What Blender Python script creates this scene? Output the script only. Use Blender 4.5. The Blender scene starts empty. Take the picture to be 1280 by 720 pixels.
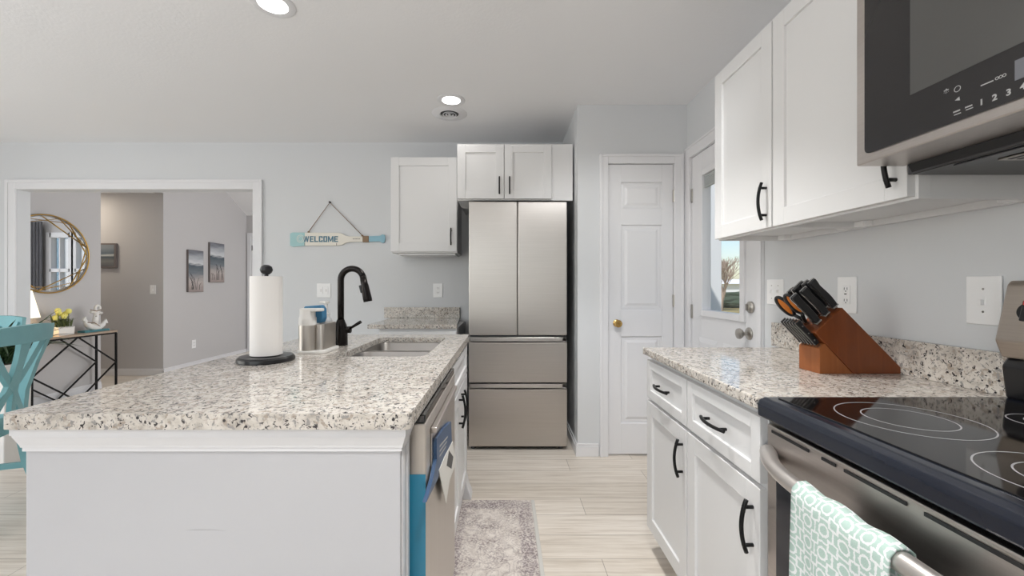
import bpy, bmesh, math, random
from mathutils import Vector, Matrix, noise
R = math.radians
random.seed(4)
SC = bpy.context.scene
COL = SC.collection

# ------------------------------------------------------------------ camera
F, VX, VY, CZ = 510.0, 631.0, 358.0, 1.178          # focal length (px), vanishing point, eye height
cam_d = bpy.data.cameras.new('camera')
cam_d.sensor_width = 36.0
cam_d.lens = F / 1280 * 36
cam_d.shift_x = (640 - VX) / 1280
cam_d.shift_y = (VY - 360) / 1280
cam_d.clip_start = 0.02
cam = bpy.data.objects.new('camera', cam_d)
cam.location = (0, 0, CZ)
cam.rotation_euler = (R(90), 0, 0)
COL.objects.link(cam)
SC.camera = cam

def X_(px, Y): return (px - VX) / F * Y
def Z_(py, Y): return CZ - (py - VY) / F * Y

# ------------------------------------------------------------------ exposure, world, lights
vs = SC.view_settings
vs.view_transform = 'Standard'
vs.look = 'None'
vs.exposure = -0.17
vs.gamma = 1.0
vs.use_curve_mapping = False
SC.cycles.use_denoising = True
SC.cycles.max_bounces = 10
SC.cycles.diffuse_bounces = 6
SC.cycles.caustics_reflective = False
SC.cycles.caustics_refractive = False
SC.cycles.sample_clamp_indirect = 6

world = bpy.data.worlds.new('sky')
SC.world = world
world.use_nodes = True
wn = world.node_tree
bg = wn.nodes['Background']
sky = wn.nodes.new('ShaderNodeTexSky')
sky.sky_type = 'NISHITA'
sky.sun_disc = False
sky.sun_elevation = R(42)
sky.sun_rotation = R(250)
sky.air_density = 1.0
wn.links.new(sky.outputs['Color'], bg.inputs['Color'])
bg.inputs['Strength'].default_value = 0.19

def light(name, kind, loc, rot, energy, size=1.0, size_y=None, color=(1, 1, 1)):
    d = bpy.data.lights.new(name, kind)
    d.energy = energy
    d.color = color
    if kind == 'AREA':
        d.shape = 'RECTANGLE' if size_y else 'DISK'
        d.size = size
        if size_y: d.size_y = size_y
    elif kind == 'SUN':
        d.angle = R(1.0)
    o = bpy.data.objects.new(name, d)
    o.location = loc
    o.rotation_euler = tuple(R(a) for a in rot)
    COL.objects.link(o)
    return o

light('sun', 'SUN', (-4, -2, 8), (40, 0, -40), 4.2, color=(1, .95, .88))
# added area lamps standing in for window daylight, all out of view
light('rear_daylight_fill', 'AREA', (-2.45, -2.86, 1.30), (90, 0, 0), 34, 3.3, 1.9, (.95, .975, 1))
light('dining_daylight_fill', 'AREA', (-5.0, 0.6, 1.35), (90, 0, -90), 42, 3.0, 1.7, (.94, .97, 1))
light('living_fill', 'AREA', (1.0, 5.4, 1.5), (90, 0, 90), 100, 2.8, 1.8, (.97, .98, 1))  # added fill for the room beyond, set against a windowless wall
# added upward fill behind the camera, standing in for a bounced flash
light('ceiling_bounce_fill', 'AREA', (-2.6, -.9, 1.30), (180, 0, 0), 62, 3.0, 2.4, (.95, .975, 1))
# added spots brightening the aisle floor, out of frame, with no fixtures
for k, (x, y, e) in enumerate(((.22, 1.62, 112), (.22, .1, 110))):
    sp = light('aisle_fill_spot', 'SPOT', (x, y, 2.42), (0, 0, 0), e, color=(1, .985, .96))
    sp.data.spot_size = R(96); sp.data.spot_blend = .55; sp.data.shadow_soft_size = .09
pantry_spot = light('pantry_fill_spot', 'SPOT', (.50, 1.05, 2.41), (54, 0, -5), 72, color=(.98, .99, 1))  # added unseen spot brightening the pantry wall and door
pantry_spot.data.spot_size = R(58); pantry_spot.data.spot_blend = .7; pantry_spot.data.shadow_soft_size = .12
# added warm lamp lifting the dark hall beyond the opening, no fixture
light('hall_fill', 'AREA', (-5.6, 4.95, 2.40), (0, 0, 0), 9, .25, None, (1, .88, .72))

# ------------------------------------------------------------------ colour + material helpers
def lin(c):
    c /= 255.0
    return c / 12.92 if c <= .04045 else ((c + .055) / 1.055) ** 2.4
def rgb(r, g, b): return (lin(r), lin(g), lin(b), 1)

class NT:
    def __init__(self, m):
        self.t = m.node_tree
        self.bsdf = self.t.nodes['Principled BSDF']
        self._obj = None
    def n(self, kind, **kw):
        x = self.t.nodes.new(kind)
        for k, v in kw.items():
            if k in x.inputs.keys(): x.inputs[k].default_value = v
            else: setattr(x, k, v)
        return x
    def l(self, a, b): self.t.links.new(a, b)
    def coord(self):
        if not self._obj: self._obj = self.n('ShaderNodeTexCoord')
        return self._obj.outputs['Object']
    def mapped(self, scale=(1, 1, 1), loc=(0, 0, 0), rot=(0, 0, 0)):
        m = self.n('ShaderNodeMapping')
        m.inputs['Scale'].default_value = scale
        m.inputs['Location'].default_value = loc
        m.inputs['Rotation'].default_value = rot
        self.l(self.coord(), m.inputs['Vector'])
        return m.outputs['Vector']
    def noise(self, vec, scale, detail=3, rough=.5, dist=0):
        x = self.n('ShaderNodeTexNoise')
        x.inputs['Scale'].default_value = scale
        x.inputs['Detail'].default_value = detail
        x.inputs['Roughness'].default_value = rough
        x.inputs['Distortion'].default_value = dist
        self.l(vec, x.inputs['Vector'])
        return x.outputs['Fac']
    def ramp(self, fac, stops, interp='LINEAR'):
        x = self.n('ShaderNodeValToRGB')
        x.color_ramp.interpolation = interp
        e = x.color_ramp.elements
        while len(e) < len(stops): e.new(.5)
        for k, (p, c) in enumerate(stops):
            e[k].position = p
            e[k].color = c if len(c) == 4 else (*c, 1)
        self.l(fac, x.inputs['Fac'])
        return x.outputs['Color']
    def mix(self, fac, a, b, mode='MIX'):
        x = self.n('ShaderNodeMix', data_type='RGBA', blend_type=mode)
        for s, v in ((x.inputs[0], fac), (x.inputs[6], a), (x.inputs[7], b)):
            if hasattr(v, 'is_linked') or hasattr(v, 'links'): self.l(v, s)
            else: s.default_value = v
        return x.outputs[2]
    def math(self, op, a, b=0.0):
        x = self.n('ShaderNodeMath', operation=op)
        for s, v in ((x.inputs[0], a), (x.inputs[1], b)):
            if hasattr(v, 'links'): self.l(v, s)
            else: s.default_value = v
        return x.outputs[0]
    def bump(self, h, strength=.2, dist=.002):
        x = self.n('ShaderNodeBump')
        x.inputs['Strength'].default_value = strength
        x.inputs['Distance'].default_value = dist
        self.l(h, x.inputs['Height'])
        self.l(x.outputs['Normal'], self.bsdf.inputs['Normal'])

def mat(name, col, rough=.5, metal=0.0, spec=.5, emit=None, emit_s=1.0, trans=0.0, coat=0.0, alpha=1):
    m = bpy.data.materials.new(name)
    m.use_nodes = True
    b = m.node_tree.nodes['Principled BSDF']
    b.inputs['Base Color'].default_value = col
    b.inputs['Roughness'].default_value = rough
    b.inputs['Metallic'].default_value = metal
    b.inputs['Specular IOR Level'].default_value = spec
    b.inputs['Transmission Weight'].default_value = trans
    b.inputs['Coat Weight'].default_value = coat
    if emit:
        b.inputs['Emission Color'].default_value = emit
        b.inputs['Emission Strength'].default_value = emit_s
    m.diffuse_color = col
    return m

M = {}
def painted(name, col, rough=.55, bump=.04, scale=220, var=.02):
    """matt paint: fine roller texture and a slight uneven tone"""
    m = mat(name, col, rough, spec=.35)
    t = NT(m)
    f = t.noise(t.coord(), scale, 2)
    t.bump(f, bump, .001)
    big = t.noise(t.coord(), 1.7, 2)
    c2 = tuple(max(0, x * (1 - var)) for x in col[:3]) + (1,)
    t.l(t.mix(big, col, c2), t.bsdf.inputs['Base Color'])
    return m

M['wall'] = painted('wall paint', rgb(213, 215, 217), .6, .05, 160)
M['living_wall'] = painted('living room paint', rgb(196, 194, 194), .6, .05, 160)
M['ceiling'] = painted('ceiling texture', rgb(238, 238, 239), .7, .7, 70)
M['white'] = painted('white cabinet paint', rgb(224, 224, 224), .38, .015, 300, .01)
M['trim'] = painted('white trim paint', rgb(226, 226, 228), .32, .01, 250, .01)
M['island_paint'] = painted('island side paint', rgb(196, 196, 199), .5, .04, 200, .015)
M['plate'] = mat('white plastic plate', rgb(240, 240, 240), .3)
M['slot'] = mat('dark slot', rgb(60, 60, 62), .5)
M['black'] = mat('matt black metal', rgb(26, 26, 27), .38, .6)
M['black_bronze'] = mat('dark bronze finish', rgb(42, 39, 38), .22, .85)
M['black_plastic'] = mat('black plastic', rgb(26, 26, 28), .28)
M['brass'] = mat('brass', rgb(205, 170, 105), .25, 1)
M['satin'] = mat('satin nickel', rgb(178, 174, 168), .3, 1)
M['gold'] = mat('gold metal', rgb(186, 152, 88), .32, 1)
M['mirror'] = mat('mirror glass', rgb(235, 238, 240), .01, 1)
M['rope'] = mat('jute rope', rgb(140, 118, 96), .9)

def glass(name, tint=(1, 1, 1, 1), refl=.08, rough=0.0):
    m = bpy.data.materials.new(name)
    m.use_nodes = True
    nt = m.node_tree
    nt.nodes.clear()
    o = nt.nodes.new('ShaderNodeOutputMaterial')
    tr = nt.nodes.new('ShaderNodeBsdfTransparent'); tr.inputs[0].default_value = tint
    gl = nt.nodes.new('ShaderNodeBsdfGlossy'); gl.inputs['Roughness'].default_value = rough
    fr = nt.nodes.new('ShaderNodeFresnel'); fr.inputs['IOR'].default_value = 1.45
    mx = nt.nodes.new('ShaderNodeMixShader')
    ge = nt.nodes.new('ShaderNodeNewGeometry')
    ml = nt.nodes.new('ShaderNodeMath'); ml.operation = 'MULTIPLY'
    iv = nt.nodes.new('ShaderNodeMath'); iv.operation = 'SUBTRACT'; iv.inputs[0].default_value = 1
    nt.links.new(ge.outputs['Backfacing'], iv.inputs[1])
    nt.links.new(fr.outputs[0], ml.inputs[0]); nt.links.new(iv.outputs[0], ml.inputs[1])
    nt.links.new(ml.outputs[0], mx.inputs[0])
    nt.links.new(tr.outputs[0], mx.inputs[1]); nt.links.new(gl.outputs[0], mx.inputs[2])
    nt.links.new(mx.outputs[0], o.inputs['Surface'])
    return m
M['glass'] = glass('window glass')

def steel(name, col, rough, axis, amount=.06, freq=260):
    m = mat(name, col, rough, 1.0)
    t = NT(m)
    s = [freq, freq, freq]; s['xyz'.index(axis)] = 3
    f = t.noise(t.mapped(tuple(s)), 1.0, 2)
    c2 = tuple(x * .86 for x in col[:3]) + (1,)
    t.l(t.mix(f, col, c2), t.bsdf.inputs['Base Color'])
    r = t.n('ShaderNodeMapRange')
    t.l(f, r.inputs[0]); r.inputs[3].default_value = rough - amount; r.inputs[4].default_value = rough + amount
    t.l(r.outputs[0], t.bsdf.inputs['Roughness'])
    return m
M['steel_v'] = steel('brushed steel upright grain', rgb(205, 199, 192), .38, 'z')
M['steel_y'] = steel('brushed steel', rgb(202, 195, 190), .34, 'y')
M['steel_x'] = steel('brushed steel fridge drawers', rgb(196, 193, 190), .3, 'x')
M['sink'] = steel('sink steel', rgb(158, 154, 150), .3, 'y', .05)
M['fridge'] = steel('brushed fridge steel', rgb(206, 201, 196), .38, 'x', .03)
_t = NT(M['fridge'])
_tan = _t.n('ShaderNodeTangent', direction_type='RADIAL', axis='Z')
_t.l(_tan.outputs[0], _t.bsdf.inputs['Tangent'])
_t.bsdf.inputs['Anisotropic'].default_value = .8
M['steel_dark'] = mat('dark grey steel', rgb(95, 95, 97), .35, .9)

def granite():
    m = mat('speckled granite', rgb(205, 200, 193), .07, 0, .5)
    t = NT(m)
    c = t.coord()
    base = t.ramp(t.noise(c, 26, 5, .65, .6), [(.30, rgb(162, 154, 146)), (.44, rgb(198, 191, 182)), (.60, rgb(216, 210, 202)), (.75, rgb(188, 177, 165))])
    tan = t.ramp(t.noise(t.mapped((1, 1, 1), (3, 1, 2)), 55, 3, .6, .3), [(.56, (0, 0, 0)), (.64, (1, 1, 1))])
    base = t.mix(tan, base, rgb(168, 156, 144))
    grey = t.ramp(t.noise(t.mapped((1, 1, 1), (7, 4, 1)), 85, 3, .6, .5), [(.565, (0, 0, 0)), (.61, (1, 1, 1))])
    base = t.mix(grey, base, rgb(150, 147, 144))
    dk = t.ramp(t.noise(t.mapped((1, 1, 1), (1, 8, 5)), 105, 2, .55, .9), [(.605, (0, 0, 0)), (.64, (1, 1, 1))])
    base = t.mix(dk, base, rgb(52, 48, 50))
    v = t.n('ShaderNodeTexVoronoi'); v.inputs['Scale'].default_value = 46
    t.l(c, v.inputs['Vector'])
    spot = t.ramp(v.outputs['Distance'], [(.13, (1, 1, 1)), (.19, (0, 0, 0))])
    pick = t.ramp(t.noise(t.mapped((1, 1, 1), (2, 2, 9)), 17, 2), [(.49, (0, 0, 0)), (.53, (1, 1, 1))])
    base = t.mix(t.math('MULTIPLY', spot, pick), base, rgb(44, 40, 44))
    t.l(base, t.bsdf.inputs['Base Color'])
    return m
M['granite'] = granite()

def floor_mat():
    m = mat('pale oak planks', rgb(200, 192, 182), .34, 0, .4)
    t = NT(m)
    b = t.n('ShaderNodeTexBrick')
    b.offset = .37; b.offset_frequency = 3; b.squash = 1
    b.inputs['Scale'].default_value = 1
    b.inputs['Brick Width'].default_value = 1.22
    b.inputs['Row Height'].default_value = .1695
    b.inputs['Mortar Size'].default_value = .0016
    b.inputs['Mortar Smooth'].default_value = .2
    b.inputs['Color1'].default_value = rgb(242, 236, 228)
    b.inputs['Color2'].default_value = rgb(226, 219, 209)
    b.inputs['Mortar'].default_value = rgb(172, 164, 154)
    t.l(t.mapped((1, 1, 1), (.35, -.069, 0)), b.inputs['Vector'])
    grain = t.ramp(t.noise(t.mapped((2.2, 46, 1)), 1.0, 5, .62, .25), [(.28, rgb(184, 173, 160)), (.5, rgb(234, 230, 225)), (.72, rgb(255, 255, 255))])
    c = t.mix(.62, b.outputs['Color'], grain, 'MULTIPLY')
    fine = t.ramp(t.noise(t.mapped((9, 240, 1)), 1.0, 3), [(.3, rgb(222, 215, 206)), (.7, rgb(255, 255, 255))])
    c = t.mix(.4, c, fine, 'MULTIPLY')
    t.l(c, t.bsdf.inputs['Base Color'])
    t.bump(b.outputs['Fac'], -.25, .001)
    return m
M['floor'] = floor_mat()

def rug_mat():
    m = mat('faded patterned rug', rgb(200, 192, 188), .95, 0, .1)
    t = NT(m)
    c = t.coord()                                     # x -.22...22 across, y along (object space, centred)
    sx = t.n('ShaderNodeSeparateXYZ'); t.l(c, sx.inputs[0])
    ax = t.math('ABSOLUTE', sx.outputs['X'])
    ay = t.math('ABSOLUTE', sx.outputs['Y'])
    blot = t.ramp(t.noise(c, 95, 4, .75), [(.47, (0, 0, 0)), (.55, (1, 1, 1))])
    fine = t.ramp(t.noise(t.mapped((1, 1, 1), (4, 2, 0)), 230, 2, .6), [(.46, (0, 0, 0)), (.56, (1, 1, 1))])
    patch = t.ramp(t.noise(c, 8, 3, .6), [(.42, (0, 0, 0)), (.60, (1, 1, 1))])
    w1 = t.n('ShaderNodeTexVoronoi', feature='SMOOTH_F1'); w1.inputs['Scale'].default_value = 15
    t.l(c, w1.inputs['Vector'])
    motif = t.ramp(t.math('SINE', t.math('MULTIPLY', w1.outputs['Distance'], 60)), [(.50, (0, 0, 0)), (.85, (1, 1, 1))])
    edge = t.ramp(t.math('MAXIMUM', ax, t.math('SUBTRACT', ay, .62)), [(.128, (0, 0, 0)), (.142, (1, 1, 1)), (.196, (1, 1, 1)), (.204, (.2, .2, .2))])
    base = t.ramp(t.noise(c, 30, 4, .7), [(.3, rgb(202, 192, 185)), (.6, rgb(230, 223, 216))])
    col = t.mix(t.math('MULTIPLY', t.math('MULTIPLY', blot, patch), .8), base, rgb(128, 114, 116))
    col = t.mix(t.math('MULTIPLY', t.math('MULTIPLY', motif, fine), .55), col, rgb(126, 112, 116))
    col = t.mix(t.math('MULTIPLY', t.math('MULTIPLY', edge, t.math('ADD', t.math('MULTIPLY', blot, .75), .25)), .72), col, rgb(140, 128, 132))
    t.l(col, t.bsdf.inputs['Base Color'])
    t.bump(t.noise(c, 400, 2), .4, .003)
    return m
M['rug'] = rug_mat()

def towel_mat():
    m = mat('aqua and white patterned cotton', rgb(200, 225, 215), .95, 0, .1)
    t = NT(m)
    uv = t.n('ShaderNodeUVMap')
    mp = t.n('ShaderNodeMapping'); mp.inputs['Scale'].default_value = (1, 1, 1)
    t.l(uv.outputs['UV'], mp.inputs['Vector'])
    wob = t.n('ShaderNodeTexNoise'); wob.inputs['Scale'].default_value = 9
    t.l(mp.outputs['Vector'], wob.inputs['Vector'])
    warp = t.mix(.12, mp.outputs['Vector'], wob.outputs['Color'], 'ADD')
    sc = t.n('ShaderNodeVectorMath', operation='SCALE'); sc.inputs['Scale'].default_value = 1
    t.l(warp, sc.inputs[0])
    fr = t.n('ShaderNodeVectorMath', operation='FRACTION'); t.l(sc.outputs[0], fr.inputs[0])
    sp = t.n('ShaderNodeSeparateXYZ'); t.l(fr.outputs[0], sp.inputs[0])
    a = t.math('ABSOLUTE', t.math('SUBTRACT', sp.outputs['X'], .5))
    b = t.math('ABSOLUTE', t.math('SUBTRACT', sp.outputs['Y'], .5))
    mxm = t.math('MAXIMUM', a, b)
    add = t.math('ADD', a, b)
    ring = t.math('MULTIPLY', t.math('GREATER_THAN', mxm, .17), t.math('LESS_THAN', mxm, .27))
    ca, cb = t.math('SUBTRACT', .5, a), t.math('SUBTRACT', .5, b)
    rad = t.math('SQRT', t.math('ADD', t.math('MULTIPLY', ca, ca), t.math('MULTIPLY', cb, cb)))
    circ_ = t.math('MULTIPLY', t.math('GREATER_THAN', rad, .20), t.math('LESS_THAN', rad, .30))
    mn = t.math('MINIMUM', a, b)
    cross = t.math('MULTIPLY', t.math('LESS_THAN', mn, .045), t.math('GREATER_THAN', mxm, .27))
    w = t.math('MAXIMUM', t.math('MAXIMUM', ring, circ_), cross)
    col = t.mix(w, rgb(176, 198, 190), rgb(226, 229, 229))
    t.l(col, t.bsdf.inputs['Base Color'])
    fz = t.noise(t.coord(), 600, 2)
    t.bump(fz, .5, .002)
    return m
M['towel'] = towel_mat()

def wood_mat(name, c1, c2, axis, rough=.35):
    m = mat(name, c1, rough, 0, .4)
    t = NT(m)
    s = [38, 38, 38]; s['xyz'.index(axis)] = 3
    f = t.noise(t.mapped(tuple(s)), 1, 4, .6, .6)
    t.l(t.ramp(f, [(.3, c1), (.7, c2)]), t.bsdf.inputs['Base Color'])
    return m
M['block_wood'] = wood_mat('cherry stained wood', rgb(112, 56, 24), rgb(126, 66, 31), 'z', .3)
M['block_end'] = wood_mat('cherry stained end face', rgb(138, 78, 40), rgb(156, 94, 52), 'z', .35)
M['table_wood'] = wood_mat('grey brown table wood', rgb(150, 132, 116), rgb(178, 160, 142), 'y', .5)
M['teal'] = painted('worn teal paint', rgb(132, 184, 190), .45, .05, 120, .08)
M['teal_flat'] = mat('teal base', rgb(70, 130, 138), .5)
M['leaf'] = mat('dark green leaf', rgb(50, 74, 42), .45)
M['leaf2'] = mat('olive leaf', rgb(92, 104, 62), .5)
M['tulip'] = mat('pale yellow petals', rgb(240, 232, 130), .5)
M['pot'] = mat('white ceramic', rgb(232, 230, 226), .35)
M['soil'] = mat('soil', rgb(60, 48, 38), .95)
M['paper'] = painted('paper towel', rgb(240, 237, 234), .9, .25, 260, .02)
M['black_glass'] = mat('black ceramic glass', rgb(14, 13, 14), .06, 0, .6)
M['micro_glass'] = mat('black microwave glass', rgb(42, 41, 42), .12, 0, .5)
M['micro_window'] = mat('grey screened microwave window', rgb(84, 84, 83), .14, 0, .5)
M['ink'] = mat('pale grey print', rgb(172, 172, 172), .5)
M['ring_ink'] = mat('grey burner print', rgb(150, 150, 152), .3)
M['navy_enamel'] = mat('black blue enamel', rgb(30, 34, 44), .14, 0, .5)
M['oven_window'] = mat('dark oven window', rgb(40, 41, 46), .1, 0, .5)
M['beige_steel'] = steel('warm stainless backguard', rgb(186, 176, 166), .34, 'y')
M['handle_steel'] = mat('satin steel handle', rgb(205, 200, 196), .36, .85)
M['red'] = mat('red mark', rgb(200, 50, 50), .5)
M['film'] = mat('blue protective film', rgb(38, 128, 160), .28, 0, .5)
M['orange'] = mat('orange plastic', rgb(206, 118, 40), .4)
M['blade'] = mat('knife steel', rgb(190, 190, 190), .25, 1)
M['sponge'] = mat('blue sponge brush', rgb(62, 122, 160), .7)
M['clear_plastic'] = mat('milky plastic', rgb(225, 228, 230), .2, 0, .5, trans=.3)
M['bulb'] = mat('glowing lens', rgb(255, 255, 255), .5, emit=(1, .98, .95, 1), emit_s=6)
M['shade'] = mat('glowing lamp shade', rgb(255, 244, 225), .8, emit=(1, .86, .62, 1), emit_s=1.2)
M['oar_white'] = painted('whitewashed wood', rgb(232, 228, 218), .7, .1, 60, .08)
M['oar_aqua'] = painted('pale aqua wood', rgb(168, 206, 208), .7, .1, 60, .08)
M['oar_blue'] = painted('pale blue wood', rgb(150, 192, 208), .7, .1, 60, .08)
M['letter'] = mat('slate blue lettering', rgb(84, 124, 142), .7)
M['curtain'] = painted('grey curtain', rgb(120, 120, 124), .95, .2, 200, .1)
M['grass'] = painted('winter lawn', rgb(168, 154, 104), .95, .3, 30, .3)
M['hedge'] = painted('dark hedge', rgb(74, 88, 72), .9, .3, 20, .3)
M['bark'] = painted('pale brown bark', rgb(182, 164, 150), .9, .2, 60, .2)
M['siding'] = painted('white siding', rgb(232, 236, 240), .7, .02, 100)
M['blue_siding'] = painted('blue siding', rgb(96, 140, 165), .7, .02, 100)
M['roof'] = painted('grey shingles', rgb(110, 112, 118), .9, .2, 40, .2)

def art(name, kind):
    """small seaside paintings: a soft banded sky / sea / reeds image"""
    m = mat(name, rgb(150, 150, 150), .6)
    t = NT(m)
    g = t.n('ShaderNodeTexCoord').outputs['Generated']
    s = t.n('ShaderNodeSeparateXYZ'); t.l(g, s.inputs[0])
    z = t.math('ADD', s.outputs['Z'], t.math('MULTIPLY', t.math('SUBTRACT', t.noise(t.mapped((4, 4, 22)), 1, 4, .6), .5), .22))
    if kind == 'reeds':
        c = t.ramp(z, [(.0, rgb(150, 138, 134)), (.25, rgb(182, 172, 168)), (.45, rgb(112, 120, 126)), (.64, rgb(70, 82, 92)), (.70, rgb(206, 208, 210)), (.82, rgb(170, 174, 180)), (.97, rgb(110, 112, 120))])
    else:
        c = t.ramp(z, [(.0, rgb(96, 98, 102)), (.25, rgb(120, 122, 120)), (.45, rgb(72, 82, 92)), (.52, rgb(190, 194, 192)), (.6, rgb(92, 104, 116)), (.85, rgb(128, 136, 142))])
    t.l(c, t.bsdf.inputs['Base Color'])
    return m
M['reed_art'] = art('reed painting', 'reeds')
M['sea_art'] = art('sea painting', 'sea')
M['frame_wood'] = mat('grey frame edge', rgb(112, 104, 102), .6)
M['sheet'] = mat('blue printed sheet', rgb(58, 84, 118), .4)
M['sheet_white'] = mat('white printed sheet', rgb(228, 226, 220), .5)

# ------------------------------------------------------------------ mesh helpers
class Fr:
    """a local frame: u (right), v (up), n (towards the viewer)"""
    def __init__(s, o=(0, 0, 0), u=(1, 0, 0), v=(0, 1, 0), n=(0, 0, 1)):
        s.o, s.u, s.v, s.n = Vector(o), Vector(u), Vector(v), Vector(n)
    def __call__(s, u, v, n): return s.o + s.u * u + s.v * v + s.n * n
ID = Fr()
def front(y): return Fr((0, y, 0), (1, 0, 0), (0, 0, 1), (0, -1, 0))      # faces -Y: u = X, v = Z
def rightw(x): return Fr((x, 0, 0), (0, 1, 0), (0, 0, 1), (-1, 0, 0))     # faces -X: u = Y, v = Z
def leftw(x): return Fr((x, 0, 0), (0, 1, 0), (0, 0, 1), (1, 0, 0))       # faces +X: u = Y, v = Z

def new(): return bmesh.new()

def box(bm, u0, u1, v0, v1, n0, n1, bev=0.0, fr=ID, seg=2):
    t = bmesh.new()
    P = [(u, v, n) for n in (n0, n1) for v in (v0, v1) for u in (u0, u1)]
    V = [t.verts.new(fr(*p)) for p in P]
    for f in ((0, 1, 3, 2), (4, 6, 7, 5), (0, 4, 5, 1), (2, 3, 7, 6), (0, 2, 6, 4), (1, 5, 7, 3)):
        t.faces.new([V[i] for i in f])
    bmesh.ops.recalc_face_normals(t, faces=t.faces)
    if bev > 0:
        bmesh.ops.bevel(t, geom=list(t.edges), offset=bev, segments=seg, profile=.5, affect='EDGES')
    merge(bm, t)

def merge(bm, t):
    mp = {}
    for v in t.verts: mp[v] = bm.verts.new(v.co)
    for f in t.faces:
        try: nf = bm.faces.new([mp[v] for v in f.verts])
        except ValueError: continue
        nf.smooth = f.smooth
    t.free()

def prism(bm, pts, n0, n1, fr=ID, bev=0.0, seg=2):
    """polygon in (u, v) extruded along n"""
    t = bmesh.new()
    a = [t.verts.new(fr(u, v, n0)) for u, v in pts]
    b = [t.verts.new(fr(u, v, n1)) for u, v in pts]
    t.faces.new(a); t.faces.new(b)
    k = len(pts)
    for i in range(k): t.faces.new([a[i], a[(i + 1) % k], b[(i + 1) % k], b[i]])
    bmesh.ops.recalc_face_normals(t, faces=t.faces)
    if bev > 0: bmesh.ops.bevel(t, geom=list(t.edges), offset=bev, segments=seg, profile=.5, affect='EDGES')
    merge(bm, t)

def frustum(bm, r0, r1, n0, n1, fr):
    """rect r0=(u0,u1,v0,v1) at n0 tapering to rect r1 at n1"""
    t = bmesh.new()
    def ring(r, n): return [t.verts.new(fr(*p, n)) for p in ((r[0], r[2]), (r[1], r[2]), (r[1], r[3]), (r[0], r[3]))]
    a, b = ring(r0, n0), ring(r1, n1)
    t.faces.new(a); t.faces.new(b)
    for i in range(4): t.faces.new([a[i], a[(i + 1) % 4], b[(i + 1) % 4], b[i]])
    bmesh.ops.recalc_face_normals(t, faces=t.faces)
    merge(bm, t)

def tube(bm, path, rad, sides=10, closed=False, flat=1.0, caps=True):
    """sweep a circle (or flattened circle) along a path; rad may be a list"""
    t = bmesh.new()
    P = [Vector(p) for p in path]
    n = len(P)
    rr = rad if isinstance(rad, (list, tuple)) else [rad] * n
    rings = []
    up = None
    for i in range(n):
        if closed: d = P[(i + 1) % n] - P[i - 1]
        else: d = P[min(i + 1, n - 1)] - P[max(i - 1, 0)]
        d.normalize()
        if up is None:
            up = Vector((0, 0, 1)) if abs(d.z) < .9 else Vector((0, 1, 0))
        s = d.cross(up)
        if s.length < 1e-5: s = d.cross(Vector((1, 0, 0)))
        s.normalize()
        up = s.cross(d).normalized()
        rings.append([t.verts.new(P[i] + (s * math.cos(2 * math.pi * k / sides) + up * math.sin(2 * math.pi * k / sides) * flat) * rr[i]) for k in range(sides)])
    m = n if closed else n - 1
    for i in range(m):
        a, b = rings[i], rings[(i + 1) % n]
        for k in range(sides):
            f = t.faces.new([a[k], a[(k + 1) % sides], b[(k + 1) % sides], b[k]])
            f.smooth = sides > 4
    if not closed and caps:
        t.faces.new(rings[0]); t.faces.new(rings[-1])
    bmesh.ops.recalc_face_normals(t, faces=t.faces)
    merge(bm, t)

def bar(bm, a, b, w, h=None, side=None):
    """square-section bar from a to b, w across `side`, h across the other way"""
    a, b = Vector(a), Vector(b)
    d = (b - a).normalized()
    h = h or w
    s = Vector(side) if side else (d.cross(Vector((0, 0, 1))) if abs(d.z) < .95 else Vector((1, 0, 0)))
    s = (s - d * s.dot(d)).normalized()
    q = d.cross(s)
    L = (b - a).length
    box(bm, -w / 2, w / 2, -h / 2, h / 2, 0, L, 0, Fr(a, s, q, d))

def lathe(bm, prof, c=(0, 0, 0), seg=40, axis=(0, 0, 1), smooth=True, sweep=1.0):
    """prof = [(r, h)...] turned about an axis through c"""
    t = bmesh.new()
    ax = Vector(axis).normalized()
    s = ax.orthogonal().normalized(); q = ax.cross(s)
    c = Vector(c)
    def ring_at(r, h):
        if r < 1e-6: return [t.verts.new(c + ax * h)]
        return [t.verts.new(c + ax * h + (s * math.cos(2 * math.pi * k / seg) + q * math.sin(2 * math.pi * k / seg)) * r) for k in range(seg)]
    rings = [ring_at(*prof[0])]
    first = rings[0]
    for i in range(len(prof) - 1):
        a = rings[-1]
        if i > 0:
            d0 = Vector((prof[i][0] - prof[i - 1][0], prof[i][1] - prof[i - 1][1])); d1 = Vector((prof[i + 1][0] - prof[i][0], prof[i + 1][1] - prof[i][1]))
            if d0.length > 1e-7 and d1.length > 1e-7 and d0.angle(d1) > R(38): a = ring_at(*prof[i])   # crisp corner
        b = ring_at(*prof[i + 1])
        rings.append(b)
        for k in range(seg):
            k2 = (k + 1) % seg
            if len(a) == 1 and len(b) == 1: continue
            if len(a) == 1: f = t.faces.new([a[0], b[k], b[k2]])
            elif len(b) == 1: f = t.faces.new([a[k], a[k2], b[0]])
            else: f = t.faces.new([a[k], a[k2], b[k2], b[k]])
            f.smooth = smooth
    if prof[0] != prof[-1]:
        if len(rings[0]) > 1: t.faces.new(list(rings[0]))
        if len(rings[-1]) > 1: t.faces.new(list(reversed(rings[-1])))
    merge(bm, t)

def wpos(o):
    p = Vector((0, 0, 0))
    while o is not None:
        p += o.location
        o = o.parent
    return p

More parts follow.
